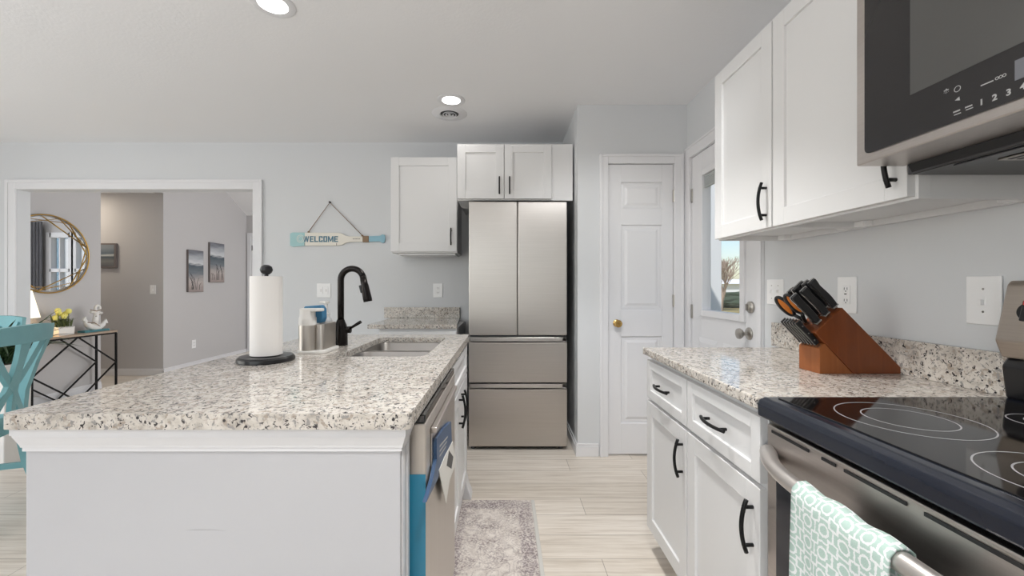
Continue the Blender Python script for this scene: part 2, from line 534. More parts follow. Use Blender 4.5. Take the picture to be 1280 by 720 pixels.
def obj(name, bm, m, parent=None, local=False, smooth=False):
    """link a bmesh as one mesh object. world coordinates unless local"""
    if not local:
        if parent is not None: off = wpos(parent)
        else:
            xs = [v.co for v in bm.verts]
            off = Vector(((min(c.x for c in xs) + max(c.x for c in xs)) / 2, (min(c.y for c in xs) + max(c.y for c in xs)) / 2, min(c.z for c in xs)))
        bmesh.ops.translate(bm, verts=bm.verts, vec=-off)
    me = bpy.data.meshes.new(name)
    bm.to_mesh(me); bm.free()
    me.materials.append(m)
    o = bpy.data.objects.new(name, me)
    COL.objects.link(o)
    if parent is not None: o.parent = parent
    elif not local: o.location = off
    return o

def tag(o, label, cat, group=None, kind=None):
    o['label'] = label; o['category'] = cat
    if group: o['group'] = group
    if kind: o['kind'] = kind
    return o

def thing(name, label, cat, loc=(0, 0, 0), rotz=0, group=None):
    o = bpy.data.objects.new(name, None)
    o.empty_display_size = .05
    COL.objects.link(o)
    o.location = loc; o.rotation_euler = (0, 0, rotz)
    return tag(o, label, cat, group)

def struct(name, bm, m, parent=None):
    me = bpy.data.meshes.new(name)
    bm.to_mesh(me); bm.free()
    me.materials.append(m)
    o = bpy.data.objects.new(name, me)
    COL.objects.link(o)
    if parent is not None: o.parent = parent
    else: o['kind'] = 'structure'
    return o

def copy_tree(o, parent=None):
    c = o.copy(); COL.objects.link(c); c.parent = parent
    for ch in list(o.children): copy_tree(ch, c)
    return c

def arc(c, r, a0, a1, n, f):
    return [f(c[0] + r * math.cos(R(a0 + (a1 - a0) * k / n)), c[1] + r * math.sin(R(a0 + (a1 - a0) * k / n))) for k in range(n + 1)]

def text(name, s, size, m, parent, origin, u, v, depth=.001, bold=0.0, sx=1.0):
    """lettering as solid mesh standing on the plane (u, v) through origin"""
    cu = bpy.data.curves.new(name, 'FONT')
    cu.body = s; cu.size = size; cu.extrude = depth; cu.offset = bold
    cu.align_x = 'CENTER'; cu.align_y = 'CENTER'
    tmp = bpy.data.objects.new(name, cu)
    COL.objects.link(tmp)
    dg = bpy.context.evaluated_depsgraph_get()
    me = bpy.data.meshes.new_from_object(tmp.evaluated_get(dg))
    bpy.data.objects.remove(tmp)
    u, v = Vector(u), Vector(v); n = u.cross(v)
    off = wpos(parent)
    for w in me.vertices:
        w.co = Vector(origin) + u * (w.co.x * sx) + v * w.co.y + n * w.co.z - off
    me.materials.clear(); me.materials.append(m)
    o = bpy.data.objects.new(name, me)
    COL.objects.link(o); o.parent = parent
    return o

# ------------------------------------------------------------------ key dimensions
XR = 1.265                      # right wall
YB, YP = 3.576, 2.835           # back wall, pantry wall
XP = X_(722, YP)                # outer corner of the pantry block
CH = 2.44
YFAR = 7.14                     # far wall of the room beyond
XM = -4.62                      # wall carrying the mirror
ZC = 0.903                      # worktop height
OL, OR, OT = -4.278, -2.202, 2.027   # opening in the back wall

# ------------------------------------------------------------------ the setting
bm = new(); box(bm, -6.6, XR + .11, -3.05, YFAR + .1, -.08, 0); struct('floor', bm, M['floor'])
bm = new(); box(bm, -5.2, 1.45, -3.05, YB + .1, CH, CH + .1); struct('ceiling', bm, M['ceiling'])

bm = new()
box(bm, -5.2, OL, YB, YB + .104, 0, CH); box(bm, OR, XP + .1, YB, YB + .104, 0, CH); box(bm, OL, OR, YB, YB + .104, OT, CH)
struct('wall_back', bm, M['wall'])

PD0, PD1, PDT = X_(760.5, YP), X_(841.6, YP), Z_(205.5, YP)
bm = new()
box(bm, XP, PD0 - .012, YP, YP + .1, 0, CH); box(bm, PD1 + .012, XR, YP, YP + .1, 0, CH); box(bm, PD0 - .012, PD1 + .012, YP, YP + .1, PDT + .012, CH)
box(bm, XP, XP + .1, YP + .1, YB, 0, CH)
struct('wall_pantry', bm, M['wall'])

# right wall with the outside door opening
DY0, DY1, DT = 2.033, 2.765, 2.045
bm = new()
box(bm, XR, XR + .12, -3.05, DY0 - .015, 0, CH); box(bm, XR, XR + .12, DY1 + .015, YP + .1, 0, CH); box(bm, XR, XR + .12, DY0 - .015, DY1 + .015, DT + .015, CH)
struct('wall_right', bm, M['wall'])
# left wall and rear wall with window openings (behind / beside the camera)
bm = new()
box(bm, -5.2, -5.1, -3.05, -1.0, 0, CH); box(bm, -5.2, -5.1, 2.2, YB, 0, CH)
box(bm, -5.2, -5.1, -1.0, 2.2, 0, .5); box(bm, -5.2, -5.1, -1.0, 2.2, 2.2, CH)
struct('wall_left', bm, M['wall'])
bm = new()
box(bm, -5.2, -4.1, -3.05, -2.95, 0, CH); box(bm, -.75, 1.45, -3.05, -2.95, 0, CH)
box(bm, -4.1, -.75, -3.05, -2.95, 0, .3); box(bm, -4.1, -.75, -3.05, -2.95, 2.3, CH)
struct('wall_rear', bm, M['wall'])
# room beyond the opening
bm = new(); box(bm, XM - .1, XM, YB + .104, 4.665, 0, 3.6); struct('wall_mirror_side', bm, M['living_wall'])
bm = new(); box(bm, -6.6, -4.52, 5.40, 5.5, 0, 3.6); box(bm, -4.62, -4.52, 5.5, YFAR, 0, 3.6)
struct('wall_hall', bm, M['living_wall'])
bm = new(); box(bm, -6.6, XM, 4.665, 5.4, 2.41, 2.5); struct('ceiling_hall', bm, M['ceiling'])
bm = new(); box(bm, -6.7, -6.6, 4.0, 5.5, 0, 3.6); box(bm, -6.6, -4.72, 4.56, 4.665, 0, 3.6); struct('wall_hall_end', bm, M['living_wall'])
bm = new(); box(bm, XM, XM + .1, 4.665, 5.4, 2.41, 3.6); struct('wall_hall_header', bm, M['living_wall'])
WX = [(-1.62, -1.26), (-2.06, -1.70)]       # windows the mirror looks at
FD0, FD1 = -4.43, -3.6                      # far door
bm = new()
xs = [-4.62, FD0, FD1, -2.06, -1.70, -1.62, -1.26, 1.2]
box(bm, xs[0], xs[1], YFAR, YFAR + .1, 0, 3.6); box(bm, xs[1], xs[2], YFAR, YFAR + .1, 2.04, 3.6)
box(bm, xs[2], xs[3], YFAR, YFAR + .1, 0, 3.6); box(bm, xs[4], xs[5], YFAR, YFAR + .1, 0, 3.6); box(bm, xs[6], xs[7], YFAR, YFAR + .1, 0, 3.6)
for a, b in WX: box(bm, a, b, YFAR, YFAR + .1, 0, .35); box(bm, a, b, YFAR, YFAR + .1, 2.06, 3.6)
struct('wall_far', bm, M['living_wall'])
bm = new(); box(bm, 1.1, 1.2, YB + .105, YFAR, 0, 3.6); struct('wall_living_right', bm, M['living_wall'])
bm = new()
prism(bm, [(YFAR + .1, 2.36), (5.3, 3.46), (YB, 3.46), (YB, 3.56), (5.3, 3.56), (YFAR + .1, 2.46)], -6.7, 1.2, Fr((0, 0, 0), (0, 1, 0), (0, 0, 1), (1, 0, 0)))
struct('ceiling_living', bm, M['ceiling'])
bm = new(); box(bm, -6.7, 1.2, YB + .001, YB + .1, CH + .1, 3.56); struct('wall_back_gable', bm, M['living_wall'])
for k, (a, b) in enumerate(WX):
    bm = new()
    y0, y1 = YFAR - .02, YFAR + .06
    for u0, u1, v0, v1 in ((a - .06, a + .03, .29, 2.12), (b - .03, b + .06, .29, 2.12), (a, b, .29, .38), (a, b, 2.03, 2.12), (a, b, 1.43, 1.49), ((a + b) / 2 - .01, (a + b) / 2 + .01, .35, 2.05)):
        box(bm, u0, u1, y0, y1, v0, v1, .003)
    w = struct('window_%d' % (k + 1), bm, M['trim'])
    bm = new(); box(bm, a, b, YFAR + .03, YFAR + .036, .35, 2.06); struct('window_pane', bm, M['glass'], w)
bm = new()
for k in range(60):
    pass
pts = [(-1.2 + .36 * k / 40, YFAR - .07 - .022 * math.sin(k * 1.05)) for k in range(41)]
prism(bm, pts + [(x, y - .006) for x, y in reversed(pts)], .02, 2.3)
tag(obj('curtain', bm, M['curtain']), 'long grey curtain hanging beside the far windows, seen in the round mirror', 'curtain')

# opening casing and liner
bm = new()
fb = front(YB)
cw = .083
def casing_open(bm, fr, u0, u1, c0, c1, v1, ct, t=.016):
    box(bm, c0, u0, 0, ct, 0, t, .003, fr); box(bm, u1, c1, 0, ct, 0, t, .003, fr); box(bm, u0, u1, v1, ct, 0, t, .003, fr)
    w = u0 - c0
    box(bm, c0, c0 + w * .3, 0, ct, t, t + .006, .002, fr); box(bm, c1 - w * .3, c1, 0, ct, t, t + .006, .002, fr); box(bm, c0 + w * .3, c1 - w * .3, ct - w * .3, ct, t, t + .006, .002, fr)
casing_open(bm, fb, OL, OR, OL - cw, OR + cw, OT, OT + cw)
struct('trim_1', bm, M['trim'])

# baseboards
def baseboard(name, segs):
    bm = new()
    for fr, u0, u1 in segs:
        box(bm, u0, u1, 0, .07, 0, .014, .002, fr); box(bm, u0, u1, .07, .09, 0, .009, .003, fr)
    struct(name, bm, M['trim'])
baseboard('baseboard_pantry', [(front(YP), XP - .012, PD0 - .07), (rightw(XP), YP - .012, YB), (front(YP), PD1 + .07, XR)])
baseboard('baseboard_back', [(front(YB), -5.1, OL - cw), (front(YB), OR + cw, -1.1)])
baseboard('baseboard_hall', [(front(5.40), -6.6, -4.5), (leftw(-4.52), 5.386, YFAR), (leftw(XM), YB + .104, 4.665), (front(YFAR), -4.52, FD0 - .07)])

# far door in the room beyond
ff = front(YFAR)
bm = new()
box(bm, FD0 - .07, FD0, 0, 2.11, 0, .02, .003, ff); box(bm, FD1, FD1 + .07, 0, 2.11, 0, .02, .003, ff); box(bm, FD0, FD1, 2.04, 2.11, 0, .02, .003, ff)
struct('trim_2', bm, M['trim'])
bm = new(); box(bm, FD0, FD1, .01, 2.04, -.045, -.01, .002, ff)
d3 = struct('door_3', bm, M['trim'])
bm = new()
for z in (.35, 1.2, 1.85): box(bm, FD0 - .004, FD0 + .012, z - .045, z + .045, -.012, .004, 0, ff)
struct('hinges', bm, M['steel_dark'], d3)

# ------------------------------------------------------------------ six-panel style moulded doors
def panel_door(name, fr, u0, u1, v1, panels, back=-.04, face=-.005):
    """slab with raised panels; panels = list of (u0,u1,v0,v1)"""
    bm = new()
    box(bm, u0, u1, .012, v1, back, face - .012, 0, fr)
    us = sorted({u0, u1} | {p[0] for p in panels} | {p[1] for p in panels})
    # stiles
    pu0, pu1 = min(p[0] for p in panels), max(p[1] for p in panels)
    box(bm, u0, pu0, .012, v1, face - .012, face, .0015, fr); box(bm, pu1, u1, .012, v1, face - .012, face, .0015, fr)
    ps = sorted(panels, key=lambda p: p[2])
    zs = [.012] + [z for p in ps for z in (p[2], p[3])] + [v1]
    for k in range(0, len(zs), 2): box(bm, pu0, pu1, zs[k], zs[k + 1], face - .012, face, .0015, fr)
    for a, b, c, d in panels:
        frustum(bm, (a + .004, b - .004, c + .004, d - .004), (a + .016, b - .016, c + .016, d - .016), face - .012, face - .009, fr)
        frustum(bm, (a + .022, b - .022, c + .022, d - .022), (a + .045, b - .045, c + .045, d - .045), face - .011, face - .002, fr)
    return struct(name, bm, M['trim'])

fp = front(YP)
pu0, pu1 = X_(776.5, YP), X_(828, YP)
pan = [(pu0, pu1, Z_(261.5, YP), Z_(227.5, YP)), (pu0, pu1, Z_(387.5, YP), Z_(281, YP)), (pu0, pu1, Z_(529.5, YP), Z_(420.5, YP))]
d1 = panel_door('door_1', fp, PD0, PD1, PDT, pan)
def knob(name, fr, u, v, m, parent, n0=0.0, rose=.026, r=.026, L=.055):
    bm = new()
    lathe(bm, [(0, n0), (rose, n0), (rose, n0 + .004), (rose * .8, n0 + .009), (.011, n0 + .011), (.010, n0 + L * .5), (r * .72, n0 + L * .62), (r, n0 + L * .8), (r * .95, n0 + L * .95), (r * .55, n0 + L), (0, n0 + L)], fr(u, v, 0), 24, fr.n)
    return struct(name, bm, m, parent)
knob('door_knob', fp, X_(771, YP), Z_(404, YP), M['brass'], d1, -.005)
bm = new()
for y in (245, 376, 520):
    lathe(bm, [(0, -.042), (.006, -.042), (.006, .042), (0, .042)], fp(PD1 + .004, Z_(y, YP), .004), 10, (0, 0, 1))
    box(bm, PD1 - .004, PD1 + .016, Z_(y, YP) - .042, Z_(y, YP) + .042, -.004, .002, 0, fp)
struct('hinges', bm, M['satin'], d1)
bm = new()
c0, c1, ct = X_(749.4, YP), X_(853.5, YP), Z_(193.4, YP)
def casing(bm, fr, u0, u1, c0, c1, v1, ct, t=.016):
    box(bm, c0, u0, 0, ct, 0, t, .003, fr); box(bm, u1, c1, 0, ct, 0, t, .003, fr); box(bm, u0, u1, v1, ct, 0, t, .003, fr)
    w = u0 - c0
    box(bm, c0, c0 + w * .3, 0, ct, t, t + .006, .002, fr); box(bm, c1 - w * .3, c1, 0, ct, t, t + .006, .002, fr); box(bm, c0 + w * .3, c1 - w * .3, ct - w * .3, ct, t, t + .006, .002, fr)
casing(bm, fp, PD0 - .004, PD1 + .004, c0, c1, PDT + .004, ct)
box(bm, PD0 - .012, PD0 - .003, 0, PDT + .01, -.1, 0, 0, fp); box(bm, PD1 + .003, PD1 + .012, 0, PDT + .01, -.1, 0, 0, fp); box(bm, PD0 - .012, PD1 + .012, PDT + .003, PDT + .012, -.1, 0, 0, fp)
struct('trim_3', bm, M['trim'])

# outside door (right wall): half-lite with blind
fr = rightw(XR)
GY0, GY1, GZ0, GZ1 = 2.185, 2.60, 1.028, 1.885
bm = new()
n0, n1 = -.05, -.004
box(bm, DY0, GY0 - .03, .012, DT, n0, n1, .002, fr); box(bm, GY1 + .03, DY1, .012, DT, n0, n1, .002, fr)
box(bm, GY0 - .03, GY1 + .03, .012, GZ0 - .03, n0, n1, .002, fr); box(bm, GY0 - .03, GY1 + .03, GZ1 + .03, DT, n0, n1, .002, fr)
for a, b in ((2.13, 2.37), (2.43, 2.67)):       # lower raised panels
    frustum(bm, (a, b, .2, .85), (a + .03, b - .03, .23, .82), n1, n1 + .006, fr)
d2 = struct('door_2', bm, M['trim'])
bm = new()
for a, b, c, d in ((GY0 - .04, GY0, GZ0 - .04, GZ1 + .04), (GY1, GY1 + .04, GZ0 - .04, GZ1 + .04), (GY0, GY1, GZ0 - .04, GZ0), (GY0, GY1, GZ1, GZ1 + .04)):
    box(bm, a, b, c, d, n0, .010, .004, fr)
struct('window_frame', bm, M['trim'], d2)
bm = new(); box(bm, GY0, GY1, GZ0, GZ1, -.030, -.024, 0, fr); struct('window_pane', bm, M['glass'], d2)
bm = new()
for k in range(7): box(bm, GY0 + .004, GY1 - .004, GZ1 - .012 - .011 * k, GZ1 - .004 - .011 * k, -.022, -.004, .001, fr)
struct('blind', bm, mat('grey blind slats', rgb(186, 190, 190), .5), d2)
knob('door_knob', fr, 2.118, Z_(418, 2.118 * .985), M['satin'], d2, -.004, .032, .028, .062)
bm = new()
zz = Z_(384, 2.105)
lathe(bm, [(0, -.004), (.030, -.004), (.030, .006), (.024, .012), (.012, .014), (0, .014)], fr(2.10, zz, 0), 24, fr.n)
box(bm, 2.095, 2.105, zz - .016, zz + .016, .012, .026, .002, fr)
struct('deadbolt', bm, M['satin'], d2)
bm = new()
for y in (245, 389): 
    zz = Z_(y, 2.765)
    box(bm, DY1 - .012, DY1 + .016, zz - .046, zz + .046, -.008, .003, .001, fr)
struct('hinges', bm, M['satin'], d2)
bm = new()
casing(bm, fr, DY0 - .004, DY1 + .004, 1.985, YP - .002, DT + .004, 2.125)
box(bm, DY0 - .015, DY0 - .003, 0, DT + .012, -.12, 0, 0, fr); box(bm, DY1 + .003, DY1 + .015, 0, DT + .012, -.12, 0, 0, fr); box(bm, DY0 - .015, DY1 + .015, DT + .003, DT + .015, -.12, 0, 0, fr)
struct('trim_4', bm, M['trim'])

# ------------------------------------------------------------------ ceiling fixtures
def recessed(px, py, label):
    Y = F * (CH - CZ) / (VY - py); X = X_(px, Y)
    t = thing('recessed_ceiling_light', label, 'ceiling light', (X, Y, CH), group='round recessed ceiling lights')
    bm = new(); lathe(bm, [(.062, -.001), (.062, -.004), (.085, -.006), (.093, -.003), (.093, 0.0), (.062, 0.0)], (X, Y, CH), 40); obj('trim_ring', bm, M['trim'], t)
    bm = new(); lathe(bm, [(0, -.0035), (.062, -.0035), (.062, -.0005), (0, -.0005)], (X, Y, CH), 40); obj('lens', bm, M['bulb'], t)
    l = light('recessed_lamp', 'AREA', (X, Y, CH - .012), (0, 0, 0), 1, .11, None, (1, .97, .93))
recessed(341, 5, 'round recessed light in the ceiling above the island, cut by the picture\'s top edge')
recessed(564, 125, 'small round recessed light in the ceiling beside the round air vent')
Y = F * (CH - CZ) / (VY - 142); X = X_(562, Y)
t = thing('ceiling_vent', 'round white air vent with dark slots in the ceiling in front of the fridge', 'air vent', (X, Y, CH))
bm = new(); lathe(bm, [(.066, -.0015), (.071, -.008), (.122, -.004), (.128, 0), (.066, 0), (.066, -.0015)], (X, Y, CH), 44); obj('flange', bm, M['trim'], t)
bm = new(); lathe(bm, [(0, -.001), (.074, -.001), (.074, -.0002), (0, -.0002)], (X, Y, CH), 32); obj('duct', bm, M['slot'], t)
bm = new()
for r in (.024, .044): lathe(bm, [(r, -.010), (r + .006, -.013), (r + .007, -.010), (r + .001, -.004), (r, -.010)], (X, Y, CH), 36)
lathe(bm, [(0, -.014), (.009, -.012), (.010, -.004), (0, -.004)], (X, Y, CH), 20)
obj('louver_rings', bm, M['trim'], t)

# ------------------------------------------------------------------ cabinets
def shaker(bm, fr, u0, u1, v0, v1, n0, th=.02, rail=.057, bev=.0015):
    n1 = n0 + th
    box(bm, u0, u0 + rail, v0, v1, n0, n1, bev, fr); box(bm, u1 - rail, u1, v0, v1, n0, n1, bev, fr)
    box(bm, u0 + rail, u1 - rail, v0, v0 + rail, n0, n1, bev, fr); box(bm, u0 + rail, u1 - rail, v1 - rail, v1, n0, n1, bev, fr)
    box(bm, u0 + rail - .002, u1 - rail + .002, v0 + rail - .002, v1 - rail + .002, n0, n1 - .009, 0, fr)

def pull(fr, u, v, n, parent, vertical=True, L=.135, name='pull_handle'):
    """arched bar pull on two posts"""
    bm = new()
    pts = []
    for k in range(13):
        s = -1 + 2 * k / 12
        a = s * L / 2
        d = n + .030 - .013 * s * s
        pts.append(fr(u, v + a, d) if vertical else fr(u + a, v, d))
    tube(bm, pts, .0055, 8)
    for s in (-1, 1):
        a = s * L * .36
        p = fr(u, v + a, n) if vertical else fr(u + a, v, n)
        q = fr(u, v + a, n + .027) if vertical else fr(u + a, v, n + .027)
        tube(bm, [p, q], .0048, 8)
    return obj(name, bm, M['black'], parent)

def cab_body(name, bm, parent): return obj(name, bm, M['white'], parent)

# right base cabinets (faces -X)
XB = .655                        # carcass face
fb_ = rightw(XB)
def base_cab(y0, y1, label, hs):
    t = thing('base_cabinet', label, 'base cabinet', ((XB + XR) / 2, (y0 + y1) / 2, 0), group=None)
    bm = new()
    box(bm, y0, y1, .1, ZC - .03, XB - XR + .004, 0, .001, fb_)
    cab_body('body', bm, t)
    bm = new(); box(bm, y0, y1, 0, .1, XB - XR + .004, -.06, .001, fb_); obj('toe_kick', bm, M['white'], t)
    bm = new(); shaker(bm, fb_, y0 + .004, y1 - .004, .686, .852, 0, .02, .038)
    d = obj('drawer', bm, M['white'], t)
    pull(fb_, (y0 + y1) / 2, .768, .02, d, False)
    bm = new(); shaker(bm, fb_, y0 + .004, y1 - .004, .112, .672, 0, .02, .057)
    d = obj('door', bm, M['white'], t)
    pull(fb_, y0 + .032, .565, .02, d, True)
YS = 1.425
base_cab(1.012, YS, 'white base cabinet with a drawer and door right beside the stove', 0)
base_cab(YS, 1.825, 'white base cabinet with drawer and door at the far end of the right worktop', 1)

# right worktop
bm = new()
box(bm, .623, XR - .002, 1.009, 1.845, ZC - .03, ZC, .004)
ct = obj('stone_worktop', bm, M['granite'])
tag(ct, 'speckled granite worktop on the base cabinets beside the stove, under the knife block', 'worktop')
bm = new(); box(bm, XR - .022, XR - .002, 1.009, 1.905, ZC, ZC + .108, .002)
tag(obj('backsplash', bm, M['granite']), 'low granite backsplash strip along the right-hand wall behind the knife block', 'backsplash')

# right wall cabinets
XU = .96
fu = rightw(XU)
ZU0, ZU1 = 1.400, 2.114
def wall_cab_r(y0, y1, label):
    t = thing('wall_cabinet', label, 'wall cabinet', ((XU + XR) / 2, (y0 + y1) / 2, ZU0 - .02))
    bm = new()
    n0 = XU - XR + .002
    if y0 < 1: box(bm, y0 - .004, y0 - .0003, ZU0 - .018, ZU1 - .004, -.030, 0, .0008, fu)
    box(bm, y0, y0 + .016, ZU0 - .018, ZU1 - .004, n0, 0, .001, fu); box(bm, y1 - .016, y1, ZU0 - .018, ZU1 - .004, n0, 0, .001, fu)
    box(bm, y0 + .016, y1 - .016, ZU0 + .002, ZU0 + .016, n0, 0, 0, fu); box(bm, y0 + .016, y1 - .016, ZU1 - .02, ZU1 - .004, n0, 0, 0, fu)
    box(bm, y0 + .016, y1 - .016, ZU0 + .016, ZU1 - .02, n0, n0 + .008, 0, fu)
    box(bm, y0 + .016, y1 - .016, ZU0 - .018, ZU0 + .002, -.016, 0, .001, fu)      # lower face rail
    box(bm, y0 + .016, y1 - .016, ZU0 - .018, ZU0 + .002, n0, n0 + .018, .001, fu)  # hanging rail at the wall
    cab_body('body', bm, t)
    for yy in (y0 + .016, y1 - .056):
        bm = new()
        box(bm, yy, yy + .04, ZU0 - .016, ZU0 + .002, n0 + .018, n0 + .05, .002, fu)
        for a in (.012, .028): lathe(bm, [(0, 0), (.004, 0), (.003, .002), (0, .002)], fu(yy + a, ZU0 - .016, n0 + .034), 10, (0, 0, -1))
        obj('corner_bracket', bm, M['plate'], t)
    bm = new(); shaker(bm, fu, y0 + .003, y1 - .003, ZU0 - .012, ZU1, 0, .02, .057)
    d = obj('door', bm, M['white'], t)
    pull(fu, y0 + .03, 1.483, .02, d, True)
wall_cab_r(.951, 1.435, 'white wall cabinet above the knife block, partly behind the microwave')
wall_cab_r(1.437, 1.83, 'white wall cabinet nearest the outside door')

# back left base cabinet, worktop, backsplash
YC = 2.935
bl0, bl1 = X_(474, YC + .03), X_(571, YC + .03)
t = thing('base_cabinet', 'white base cabinet with a granite top, left of the fridge behind the island', 'base cabinet', ((bl0 + bl1) / 2, 3.26, 0))
bm = new(); box(bm, bl0, bl1, .1, ZC - .03, YC + .03 - YB + .004, 0, .001, front(YC + .03)); cab_body('body', bm, t)
bm = new(); box(bm, bl0, bl1, 0, .1, YC + .03 - YB + .004, -.06, .001, front(YC + .03)); obj('toe_kick', bm, M['white'], t)
bm = new(); shaker(bm, front(YC + .03), bl0 + .004, bl1 - .004, .686, .852, 0, .02, .038); obj('drawer', bm, M['white'], t)
bm = new(); shaker(bm, front(YC + .03), bl0 + .004, bl1 - .004, .112, .672, 0, .02, .057); obj('door', bm, M['white'], t)
bm = new()
prism(bm, [(X_(459, YC), YC), (X_(571, YC), YC), (X_(575, YB), YB - .002), (X_(459, YC), YB - .002)], ZC - .03, ZC, ID, .003)
tag(obj('stone_worktop', bm, M['granite']), 'small granite worktop on the base cabinet left of the fridge', 'worktop')
bm = new(); box(bm, X_(481, YB), X_(575, YB), YB - .022, YB - .002, ZC, Z_(384, YB), .002)
tag(obj('backsplash', bm, M['granite']), 'short granite backsplash under the wall outlet left of the fridge', 'backsplash')

# back left wall cabinet
YU = 3.25
u0, u1, v0, v1 = X_(488.5, YU), X_(571.5, YU), Z_(315.5, YU), Z_(196.5, YU)
fbk = front(YU + .02)
t = thing('wall_cabinet', 'white single-door wall cabinet right of the welcome sign', 'wall cabinet', ((u0 + u1) / 2, 3.4, v0))
bm = new(); box(bm, u0 + .002, u1, v0 - .002, v1, YU + .02 - YB + .002, 0, .001, fbk); cab_body('body', bm, t)
bm = new(); shaker(bm, fbk, u0, u1 - .004, v0 + .008, v1, 0, .02, .066); d = obj('door', bm, M['white'], t)
pull(fbk, X_(564, YU), Z_(296, YU), .02, d, True, .135)
bm = new()
box(bm, u0 + .05, u1 - .02, v0 - .018, v0 - .003, -.26, -.03, .001, fbk); obj('light_rail', bm, M['white'], t)

# over-fridge cabinet with filler
YO = 2.95
fo = front(YO + .02)
u0, um, u1, u2 = X_(571.5, YO), X_(630.3, YO), X_(689.5, YO), X_(714, YO)
v0, v1 = Z_(249, YO), Z_(180, YO)
t = thing('wall_cabinet', 'white two-door wall cabinet above the fridge', 'wall cabinet', ((u0 + u2) / 2, 3.2, v0))
bm = new(); box(bm, u0, u1, v0 - .004, v1, YO + .02 - YB + .002, 0, .001, fo); cab_body('body', bm, t)
bm = new(); box(bm, u1, u2 + .012, v0 - .008, v1 + .002, -.03, .012, .001, fo); obj('filler_panel', bm, M['white'], t)
for a, b, hx in ((u0, um - .002, 624.2), (um + .002, u1, 637)):
    bm = new(); shaker(bm, fo, a, b, v0 + .004, v1, 0, .02, .06); d = obj('door', bm, M['white'], t)
    pull(fo, X_(hx, YO - .03), Z_(231, YO - .03), .02, d, True, .125)

# ------------------------------------------------------------------ fridge
YF = 2.93
fx0, fx1, fxm = X_(586, YF), X_(708.8, YF), X_(647, YF)
fz = lambda y: Z_(y, YF)
ff_ = front(YF)
t = thing('refrigerator', 'tall stainless steel french-door refrigerator with two bottom drawers', 'refrigerator', ((fx0 + fx1) / 2, 3.2, 0))
bm = new(); box(bm, fx0 + .004, fx1 - .004, .045, fz(253.5), YF + .06 - YB + .03, -.062, .004, front(YF)); obj('body', bm, M['steel_dark'], t)
for a, b in ((fx0, fxm - .003), (fxm + .003, fx1)):
    bm = new(); box(bm, a, b, fz(419), fz(252), -.06, 0, .006, ff_, 3); obj('door', bm, M['fridge'], t)
for y0, y1 in ((478, 421), (558, 479.5)):
    bm = new()
    prism(bm, [(-.06, fz(y0)), (0, fz(y0)), (0, fz(y1 + 7.5)), (-.03, fz(y1 + 6.5)), (-.03, fz(y1 + 1)), (-.06, fz(y1 + 1))], fx0, fx1, Fr((0, YF, 0), (0, -1, 0), (0, 0, 1), (1, 0, 0)), .0015)
    d = obj('drawer', bm, M['fridge'], t)
    bm = new(); box(bm, fx0 + .01, fx1 - .03, fz(y1 + 6), fz(y1 + 1), -.029, -.012, .002, ff_); obj('grip_strip', bm, M['steel_x'], d)
for x in (fx0 + .03, fx1 - .04):
    bm = new(); lathe(bm, [(0, 0), (.018, 0), (.018, .02), (.01, .022), (.01, .05), (0, .05)], (x, YF + .05, 0), 16); obj('foot', bm, M['steel_dark'], t)

# ------------------------------------------------------------------ island
IX0, IX1, IY0, IY1 = -1.088, -.2034, .879, 2.34
SX0, SX1, SY0, SY1 = -.667, -.313, 1.60, 2.20
def rrect(x0, x1, y0, y1, r, n=6):
    p = []
    for cx, cy, a in ((x1 - r, y0 + r, -90), (x1 - r, y1 - r, 0), (x0 + r, y1 - r, 90), (x0 + r, y0 + r, 180)):
        for k in range(n + 1):
            p.append((cx + r * math.cos(R(a + 90 * k / n)), cy + r * math.sin(R(a + 90 * k / n))))
    return p
def slab_with_hole(outer, hole, z0, z1):
    t = bmesh.new()
    loops = []
    for z in (z0, z1):
        o = [t.verts.new((x, y, z)) for x, y in outer]; h = [t.verts.new((x, y, z)) for x, y in hole]
        eo = [t.edges.new((o[i], o[(i + 1) % len(o)])) for i in range(len(o))]
        eh = [t.edges.new((h[i], h[(i + 1) % len(h)])) for i in range(len(h))]
        bmesh.ops.triangle_fill(t, edges=eo + eh, use_beauty=True)
        loops.append((o, h))
    for k in (0, 1):
        a, b = loops[0][k], loops[1][k]
        for i in range(len(a)):
            j = (i + 1) % len(a)
            t.faces.new([a[i], a[j], b[j], b[i]])
    bmesh.ops.recalc_face_normals(t, faces=t.faces)
    return t
bm = slab_with_hole(rrect(IX0, IX1, IY0, IY1, .012, 4), rrect(SX0, SX1, SY0, SY1, .05), ZC - .034, ZC)
tag(obj('stone_worktop', bm, M['granite']), 'long speckled granite worktop of the island, with a sink cut into it', 'worktop')

BX0, BX1, BY0, BY1 = -1.062, -.232, .905, 2.325
DW0, DW1 = .99, 1.56
t = thing('kitchen_island', 'white kitchen island base with moulding under its granite top', 'kitchen island', ((BX0 + BX1) / 2, (BY0 + BY1) / 2, 0))
bm = new()
ZT = ZC - .0345
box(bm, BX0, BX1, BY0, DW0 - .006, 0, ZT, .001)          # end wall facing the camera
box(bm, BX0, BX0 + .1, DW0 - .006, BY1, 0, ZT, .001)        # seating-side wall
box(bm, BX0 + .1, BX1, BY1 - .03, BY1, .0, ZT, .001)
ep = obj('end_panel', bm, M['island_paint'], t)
fe = front(BY0)
bm = new()
prism(bm, [(X_(231, BY0), Z_(662.6, BY0)), (X_(244, BY0), Z_(661.6, BY0)), (X_(269, BY0), Z_(661.8, BY0)), (X_(283, BY0), Z_(663.6, BY0)), (X_(269, BY0), Z_(662.8, BY0)), (X_(244, BY0), Z_(662.9, BY0))], .0001, .0004, fe)
obj('scuff_mark', bm, mat('grey scuff', rgb(176, 176, 178), .7), ep)
bm = new()
